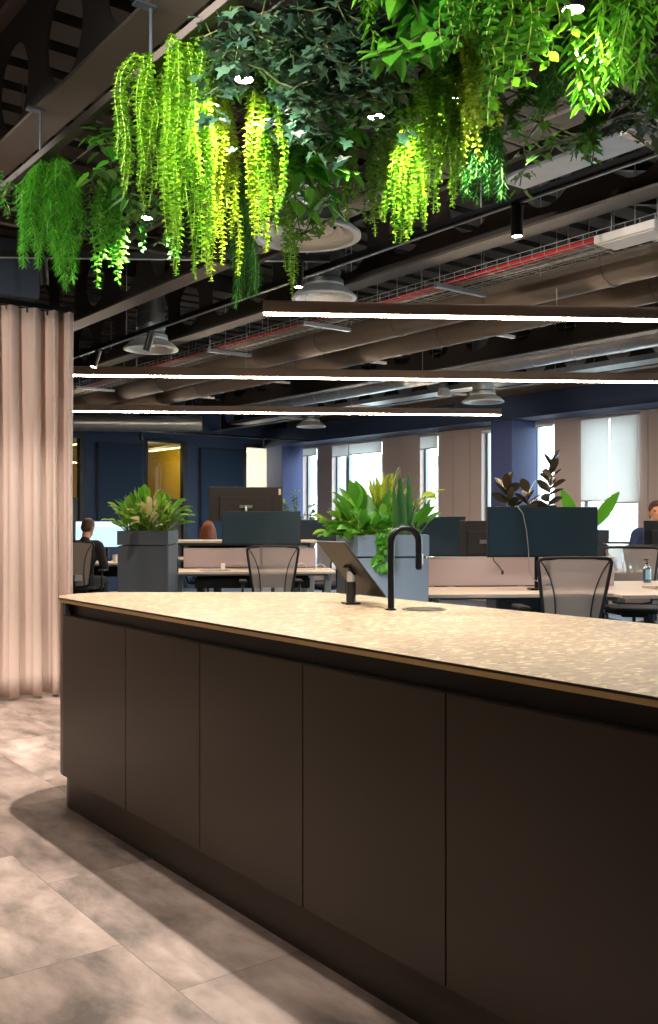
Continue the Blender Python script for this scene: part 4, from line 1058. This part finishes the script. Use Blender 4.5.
for s in (3.99, 2.96, 1.6):
    for x in (.06, LW - .06):
        b = MB(); b.tube([(x, s - T0, .03), (x, s - T0, .285 if x < 1 else 1.05)], .006, 8); b.b2((x - .06, s - T0 - .02, .272), (x + .012, s - T0 + .02, .28)) if x < 1 else None; b.build('hanger_rod', 'rail_end', t)

# left group
H_ = hanging
H_('feathery bright green fern hanging at the left end, beside the curtain bulkhead', 'fernlight', 55, 168, 23, (205, 290), 24, 'hanging_fern')
H_('thin green sprig at the extreme left, beside the feathery fern', 'smallvine', 10, 182, 8, (200, 228), 4)
H_('small-leaved green vine lit from beside, next to the feathery fern', 'vine', 108, 180, 17, (240, 288), 18, 'hanging_vine')
H_('short dark green vine between the lit small-leaved vine and the long pearl strands', 'smallvine', 142, 190, 9, (225, 258), 7, 'hanging_vine')
H_('dark green vine hanging lower behind the long pearl strands', 'smallvine', 171, 195, 12, (230, 270), 8, 'hanging_vine')
H_('broad curtain of yellow-green pearl strands, the leftmost of the long ones', 'pearl', 147, 78, 22, (140, 215), 18)
H_('longest yellow-green pearl strands near the centre of the left group', 'pearl', 186, 54, 26, (150, 280), 24)
H_('yellow-lime pearl strands reaching lowest, tips above the round vents', 'lime', 220, 88, 12, (190, 304), 10)
H_('spotlit yellow-lime pearl strand right below a glowing spotlight', 'lime', 254, 62, 7, (190, 242), 8)
H_('green pearl strands to the right of the spotlit strand', 'pearl', 271, 82, 12, (170, 250), 12)
H_('thin single pearl strand dangling in front of the large round vent', 'pearl', 290, 150, 4, (270, 296), 3)
H_('dark feathery fern with its tips beside the smaller round vent', 'fern', 243, 168, 11, (275, 305), 10, 'hanging_fern')
# right group
H_('short pearl strands over the right rim of the large round vent', 'pearl', 350, 150, 8, (190, 222), 5)
H_('pearl strands directly below the middle glowing spotlight', 'pearl', 379, 132, 10, (205, 238), 8)
H_('lowest hanging green pearl strands right of the middle spotlight', 'pearl', 408, 96, 15, (195, 262), 14)
H_('dense yellow-green pearl strands in the middle of the right group', 'pearl', 440, 62, 20, (160, 222), 22)
H_('yellow-lime strands at the right side of the dense pearl strands', 'lime', 470, 44, 15, (130, 180), 14)
H_('dark feathery fern below the yellow-lime strands of the right group', 'fern', 481, 108, 20, (165, 210), 16, 'hanging_fern')
H_('round-leaved vine at the top edge left of the bright twin spotlights', 'ovate', 508, -15, 24, (60, 125), 11, 'hanging_vine')
H_('bigger-leaved trailing vine just left of the bright twin spotlights', 'ovate', 548, -25, 14, (40, 80), 8, 'hanging_vine', sc=1.15)
H_('willow-leaved green strands right of the bright twin spotlights', 'willow', 594, -20, 22, (60, 108), 13, 'hanging_vine')
H_('willow-leaved strands in the top right corner of the photo', 'willow', 640, -30, 18, (40, 92), 12, 'hanging_vine')
H_('small dark fern tuft hanging below the trailing vine', 'fern', 548, 62, 7, (95, 122), 6, 'hanging_fern')
H_('light green sprig at the right photo edge below the willow-leaved strands', 'willow', 652, 60, 8, (95, 128), 5, 'hanging_vine', sc=.8)
H_('fine green vine filling the top edge above the dense pearl strands', 'vine', 468, -30, 26, (20, 70), 14, 'hanging_vine')
H_('yellow-green sprig at the top edge left of the broad glossy leaves', 'willow', 372, -15, 12, (8, 32), 5, 'hanging_vine', sc=.8)
# climbers over the trellis
creeper('dark blue-green ivy mat around the left glowing spotlight', 'ivy', 'ivy', 262, 52, 52, 48, 620, .055)
creeper('dark ivy mat in the top middle between the two leafy groups', 'ivy', 'ivy', 340, 36, 52, 54, 680, .056)
creeper('ivy spilling over the top of the large round vent', 'ivy', 'ivy_light', 308, 168, 42, 24, 200, .048, drop=.16)
creeper('broad dark heart-shaped leaves left of the middle glowing spotlight', 'heart', 'pothos', 322, 132, 32, 28, 110, .09, 'pothos_plant', drop=.16)
creeper('broad glossy heart-shaped leaves at the top edge above the middle spotlight', 'heart', 'pothos', 420, -14, 30, 24, 60, .085, 'pothos_plant', drop=.12)
creeper('ivy running along the trellis between the middle spotlight and the pearl strands', 'ivy', 'ivy', 385, 85, 30, 34, 260, .054)
creeper('heart-shaped leaves along the left trellis bar above the lit vine', 'heart', 'pothos', 104, 128, 22, 34, 44, .07, 'pothos_plant', drop=.14)
creeper('sparse ivy along the trellis behind the yellow-lime strands on the right', 'ivy', 'ivy_light', 520, 100, 42, 24, 55, .055)
creeper('ivy at the right photo edge beside the light green sprig', 'ivy', 'ivy', 640, 78, 26, 26, 60, .055)
creeper('ivy leaves behind the dark green vine at the left end of the trellis', 'ivy', 'ivy_light', 178, 165, 40, 26, 80, .05, drop=.14)
def trail(label, px, py, dx, dy, n, m='ivy_light'):
    root = rp(px, py); k = FPX / root.y; t = thing('ivy_plant', label, 'climbing plant', root, 0, 'leafy climbers on the ceiling trellis'); LV = Leaves('ivy'); st = MB()
    for q in range(3):
        pts = []; 
        for i in range(17):
            u = i / 16; pts.append(Vector((dx / k * u * (1 + .15 * q) + .015 * math.sin(u * 8 + q), .03 * q - .03, -dy / k * u ** 1.3 * (1 - .12 * q))))
        st.tube(pts, .002, 4, False)
        for i in range(n):
            f = i / n * 16; p = pts[int(f)].lerp(pts[min(16, int(f) + 1)], f - int(f)); a = ru(0, 6.28)
            LV.put(p, (math.cos(a), math.sin(a), ru(-1, 0)), (ru(-.6, .6), -.8, .6), ru(.03, .05))
    LV.build('foliage', m, t); st.build('stems', 'bark', t)
trail('ivy runner trailing down to the left below the twin spotlights', 616, 92, -32, 78, 26)
trail('short ivy runner hanging beside the dark feathery fern of the right group', 520, 95, -8, 45, 12)

# ------------------------------------------------------------------ planting on the cabinets
LZF = lambda w_: (lambda t: max(0, math.sin(PI * (t * .94 + .03))) ** w_)
def clump(label, name, base, n, ln, wd, m, spread=(.2, 1.1), droop=.8, stalk=(.05, .2), az=(0, 6.28), shape=None, fold=.22, stem_m='stem', foot=.05):
    t = thing(name, label, 'potted plant', base, 0, 'plants on the storage cabinets'); b = MB(); s = MB()
    for i in range(n):
        a = ru(*az); th = ru(*spread); d = Vector((math.cos(a) * math.sin(th), math.sin(a) * math.sin(th), math.cos(th)))
        r = Vector((ru(-foot, foot), ru(-foot, foot), 0)); h = ru(*stalk); e = r + d * h
        s.tube([r, r + d * h * .5 + Vector((0, 0, h * .05)), e], .0035, 5, False)
        b.blade(e, d, ru(*ln), ru(*wd), droop * ru(.6, 1.3), fold, shape, 7, ru(-.6, .6))
        if n < 10: b.build('leaf', m, t, smooth=True); s.build('stem', stem_m, t); b = MB(); s = MB()
    if n >= 10: b.build('leaves', m, t, smooth=True); s.build('stems', stem_m, t)
    return t
def on(pl, wd, fx, y): p = pl + D * (wd * fx) + E * y; return Vector((p.x, p.y, pl.z - .02))
c = clump
c('bushy green leaves at the left of the planter near the curtain', 'potted_bush', on(PL1, W1, .25, .16), 70, (.09, .15), (.04, .06), 'bush', (.0, 1.05), .9, (.05, .24))
c('pale pink-and-cream variegated leaves in the middle of the planter near the curtain', 'variegated_plant', on(PL1, W1, .60, .14), 34, (.10, .17), (.045, .065), 'variegated', (.1, 1.2), .8, (.08, .27))
c('green arching leaves at the right of the planter near the curtain', 'potted_bush', on(PL1, W1, .82, .3), 50, (.12, .2), (.045, .06), 'bush', (.0, 1.1), 1.1, (.08, .28))
c('taller leafy sprigs at the back of the planter near the curtain', 'potted_bush', on(PL1, W1, .42, .45), 60, (.10, .16), (.04, .055), 'bush', (.0, 1.0), .8, (.12, .38))
c('rounded leaves spilling over the left side of the fern-filled planter', 'peperomia_plant', on(PL2, W2, .05, .45), 80, (.07, .12), (.06, .085), 'bush', (.3, 1.5), .7, (.05, .2), az=(2.0, 5.2))
c('low round-leaved plant at the front left corner of the fern-filled planter', 'peperomia_plant', on(PL2, W2, .16, .12), 50, (.07, .11), (.055, .08), 'pothos', (.2, 1.4), .7, (.04, .13))
c('upright broad glossy leaves at the left of the fern-filled planter', 'broadleaf_plant', on(PL2, W2, .12, .25), 9, (.16, .22), (.075, .10), 'pothos', (.05, .7), .5, (.10, .22), az=(1.2, 4.4))
c('tall stiff sword leaves in the middle of the fern-filled planter', 'snake_plant', on(PL2, W2, .70, .14), 9, (.32, .42), (.05, .065), 'snake', (.02, .32), .06, (.0, .02), shape=lambda t: (1 - t ** 3) * (.75 + .25 * min(1, t * 4)), fold=.4)
c('yellow-green feathery palm fronds rising above the fern-filled planter', 'palm_plant', on(PL2, W2, .50, .6), 120, (.10, .18), (.012, .02), 'palm', (.05, .85), 1.0, (.16, .34))
c('broad dark leaf pair leaning right out of the fern-filled planter', 'broadleaf_plant', on(PL2, W2, .82, .2), 6, (.15, .2), (.07, .09), 'pothos', (.3, 1.0), .5, (.03, .14), az=(-1.2, 1.2))
c('bright yellow heart leaf on a long stalk right of the fern-filled planter', 'philodendron_plant', on(PL2, W2, .85, .5), 3, (.10, .13), (.08, .10), 'chartreuse', (.5, .7), 1.6, (.26, .32), az=(-.3, .3))
c('mixed small green leaves at the back of the fern-filled planter', 'potted_bush', on(PL2, W2, .5, 1.1), 60, (.10, .16), (.045, .065), 'bush', (.1, 1.2), .8, (.08, .26))
c('filler greenery behind the sword leaves of the fern-filled planter', 'potted_bush', on(PL2, W2, .45, .35), 60, (.09, .14), (.04, .06), 'bush', (.1, 1.3), .8, (.06, .2))
# pothos trailing down the front of the planter
p = PL2 + D * (W2 * .36); t = thing('pothos_plant', 'green pothos trailing down the front of the blue-grey planter box', 'potted plant', (p.x, p.y, PL2.z), AL, 'plants on the storage cabinets')
LV = Leaves('heart'); st = MB()
for q in range(3):
    pts = [Vector((.03 * q - .03, .03, -.01)), Vector((.03 * q - .03, -.012, .012))] + [Vector((.03 * q - .03 + .02 * math.sin(i * .9 + q), -.02, -.03 * i)) for i in range(1, 8 - q)]
    st.tube(pts, .003, 5, False)
    for p_ in pts[1:]:
        for j in range(2): LV.put(p_, (ru(-.8, .8), -.25, ru(-1, -.1)), (ru(-.3, .3), -1, .4), ru(.04, .065))
LV.build('leaves', 'pothos', t); st.build('stems', 'stem', t)
# rubber plants behind the wide monitor
def rubber(label, base, h, leaves, lean=0.0):
    t = thing('rubber_plant', label, 'potted plant', base, 0, 'plants on the storage cabinets')
    pts = [Vector((lean * (i / 8) ** 1.5, .01 * math.sin(i), h * i / 8)) for i in range(9)]
    s = MB(); s.tube(pts, [.009 - .0006 * i for i in range(9)], 8); s.build('stems', 'bark', t, smooth=True); b = MB()
    for i in range(leaves):
        u = .18 + .82 * i / (leaves - 1); f = u * 8; p = pts[min(7, int(f))].lerp(pts[min(7, int(f)) + 1], f - min(7, int(f)))
        a = i * 2.4 + ru(-.3, .3); el = ru(.5, 1.5) + .9 * (u > .9); d = Vector((math.cos(a), math.sin(a) * .8, el))
        b.blade(p, d, ru(.15, .20), ru(.085, .105), .4, .14, lambda t: math.sin(PI * min(1, t * .97 + .03)) ** .7, 7, ru(-1.5, 1.5))
    b.build('leaves', 'rubber', t, smooth=True); return t
rubber('tall rubber plant in front of the bright window, right of the blue column', on(PL3, W3, .50, .2), .68, 19, .06)
rubber('shorter rubber plant before the blue column, left of the tall one', on(PL3, W3, .16, .18), .46, 17, -.05)
rubber('low rubber plant leaves between the two taller rubber plants', on(PL3, W3, .32, .25), .40, 15, .02)
t = thing('bird_of_paradise_plant', 'two long upright leaves of a bird-of-paradise plant right of the wide monitor', 'potted plant', on(PL3, W3, .82, .2), 0, 'plants on the storage cabinets')
for p0, d0, ln_, wd_, ro in (((-.06, 0, .10), (-.42, 0, 1), .36, .12, 1.2), ((.12, 0, .04), (.62, -.1, 1), .44, .15, -1.1)):
    MB().blade(p0, d0, ln_, wd_, .12, .2, LZF(.9), roll=ro).build('leaf', 'paradise', t, smooth=True)
    MB().tube([(0, 0, 0), (p0[0] * .5, 0, p0[2] * .5 + .01), p0], .006, 6).build('stem', 'stem', t)
# small tree by the far window, standing in a pot
q = at(297, HY, 14.2); t = thing('potted_tree', 'pale leafy small tree in front of the blue corner column', 'potted plant', (q.x, q.y, 0))
b = MB(); b.lathe([(.13, 0), (.17, .35), (.155, .35), (.15, .31), (.001, .31)], 24); b.build('pot', 'planter_grey', t, smooth=True, auto=True)
b = MB(); LV = Leaves('oval')
for i in range(16):
    a = rnd() * 6.28; h = ru(.9, 1.75); e = Vector((math.cos(a) * ru(.05, .32), math.sin(a) * ru(.05, .3), h)); pts = [Vector((0, 0, .31)), Vector((e.x * .3, e.y * .3, h * .6)), e]
    b.tube(pts, [.01, .006, .003], 5)
    for j in range(26):
        p_ = pts[1].lerp(e, ru(.1, 1.05)); LV.put(p_ + Vector((ru(-.03, .03), ru(-.03, .03), ru(-.03, .03))), (ru(-1, 1), ru(-1, 1), ru(-.7, .6)), (ru(-.5, .5), ru(-.5, .5), 1), ru(.06, .10))
b.build('branches', 'bark', t); LV.build('leaves', 'pale_tree', t)

# ------------------------------------------------------------------ spotlights
def on_raft(px, py, z): p = atz(px, py, z); return p
for px, py, lab, pw in ((244, 90, 'glowing spotlight among the ivy, left of the leafy middle', 80), (376, 126, 'glowing spotlight beside the broad dark leaves in the middle', 60), (573, 22, 'glowing spotlight upper of the bright twin at the top right', 26), (580, 66, 'glowing spotlight lower of the bright twin at the top right', 18)):
    p = on_raft(px, py, 2.60); spot(lab, (p.x, p.y, 2.74), (0, 0, -1), L=.10, r=.034, stem=.04, power=pw, size=125 if px < 400 else 95, blend=.4)
spot('added hidden spotlight behind the dense pearl strands of the right group', Vector((.42, 3.14, 2.74)), (0, 0, -1), L=.10, r=.034, stem=.03, power=65, size=120, blend=.4)  # hidden lamp added to brighten the right-hand strands
spot('spotlight tucked in the greenery over the far end of the island', bw(1.95, 3.95, 2.72), (0, 0, -1), L=.10, r=.034, stem=.03, power=240, size=110, blend=.3)
def along(w_, s, z): return bw(w_, s, z)
RAILZ = 2.75
def rail_spot(px, py, lab, aim, pw, size=75):
    k = (px - CX) / FPX; s = s_on(px, 3.43); return spot(lab, bw(3.43, s, RAILZ), aim, power=pw, size=size)
rail_spot(517, 228, 'black cylinder spotlight pointing straight down from the long track', (0, 0, -1), 30)
rail_spot(97, 362, 'black spotlight tilted down beside the curtain edge', (-.28, -.15, -1), 30)
rail_spot(150, 345, 'black spotlight tilted in front of the round vent near the curtain', (-.32, .1, -1), 30)
p = at(298.5, 258, 5.58); spot('black spotlight hanging down in front of the smaller round vent', (p.x, p.y, pa.z), (0, 0, -1), power=30, size=80)
p = at(43, 257, 5.52); spot('black spotlight hanging down in front of the curtain bulkhead', (p.x, p.y, pa.z), (.0, .25, -1), power=60, size=100)
for px, py, lab in ((141, 441, 'small wall-side spotlight with a glowing tip beside the yellow meeting room window'), (262.5, 443, 'small wall-side spotlight with a glowing tip above the white meeting room window')):
    w_ = w_on(px, 14.6); spot(lab, bw(w_, 14.6, 2.76), (.0, .3, -1), L=.13, power=14, size=90, lensm='wall_lens')
for s, lab, aim, pw, sz in ((5.2, 'added unseen walkway spotlight closest to the curtain', (-.25, .3, -1), 170, 100), (3.4, 'added unseen walkway spotlight second from the curtain', (0, 0, -1), 16, 110), (1.9, 'added unseen walkway spotlight third from the curtain', (0, 0, -1), 16, 110), (.4, 'added unseen walkway spotlight above the viewer', tuple(bw(1.85, 2.95, 2.3) - bw(.35, .4, 2.78)), 110, 60),  # unseen fill lamps, added to brighten the floor, curtain and greenery
        (4.3, 'added unseen walkway spotlight turned towards the feathery fern', tuple(bw(1.6, 4.2, 2.35) - bw(.35, 4.3, 2.78)), 80, 80), (2.6, 'added unseen walkway spotlight turned towards the long pearl strands', tuple(bw(1.7, 2.9, 2.4) - bw(.35, 2.6, 2.78)), 14, 90), (1.1, 'added unseen walkway spotlight turned towards the right leafy group', tuple(bw(2.1, 2.2, 2.45) - bw(.35, 1.1, 2.78)), 90, 80), (3.0, 'added unseen walkway spotlight turned towards the middle of the greenery', tuple(bw(1.9, 2.6, 2.4) - bw(.35, 3.0, 2.78)), 26, 70), (2.25, 'added unseen walkway spotlight turned towards the dense pearl strands', tuple(bw(2.35, 2.8, 2.42) - bw(.35, 2.25, 2.78)), 170, 55), (5.0, 'added unseen walkway spotlight turned onto the curtain', (.65, 2.4, -1.25), 85, 75)):
    spot(lab, bw(.35, s, 2.85), aim, power=pw, size=sz, blend=.8)
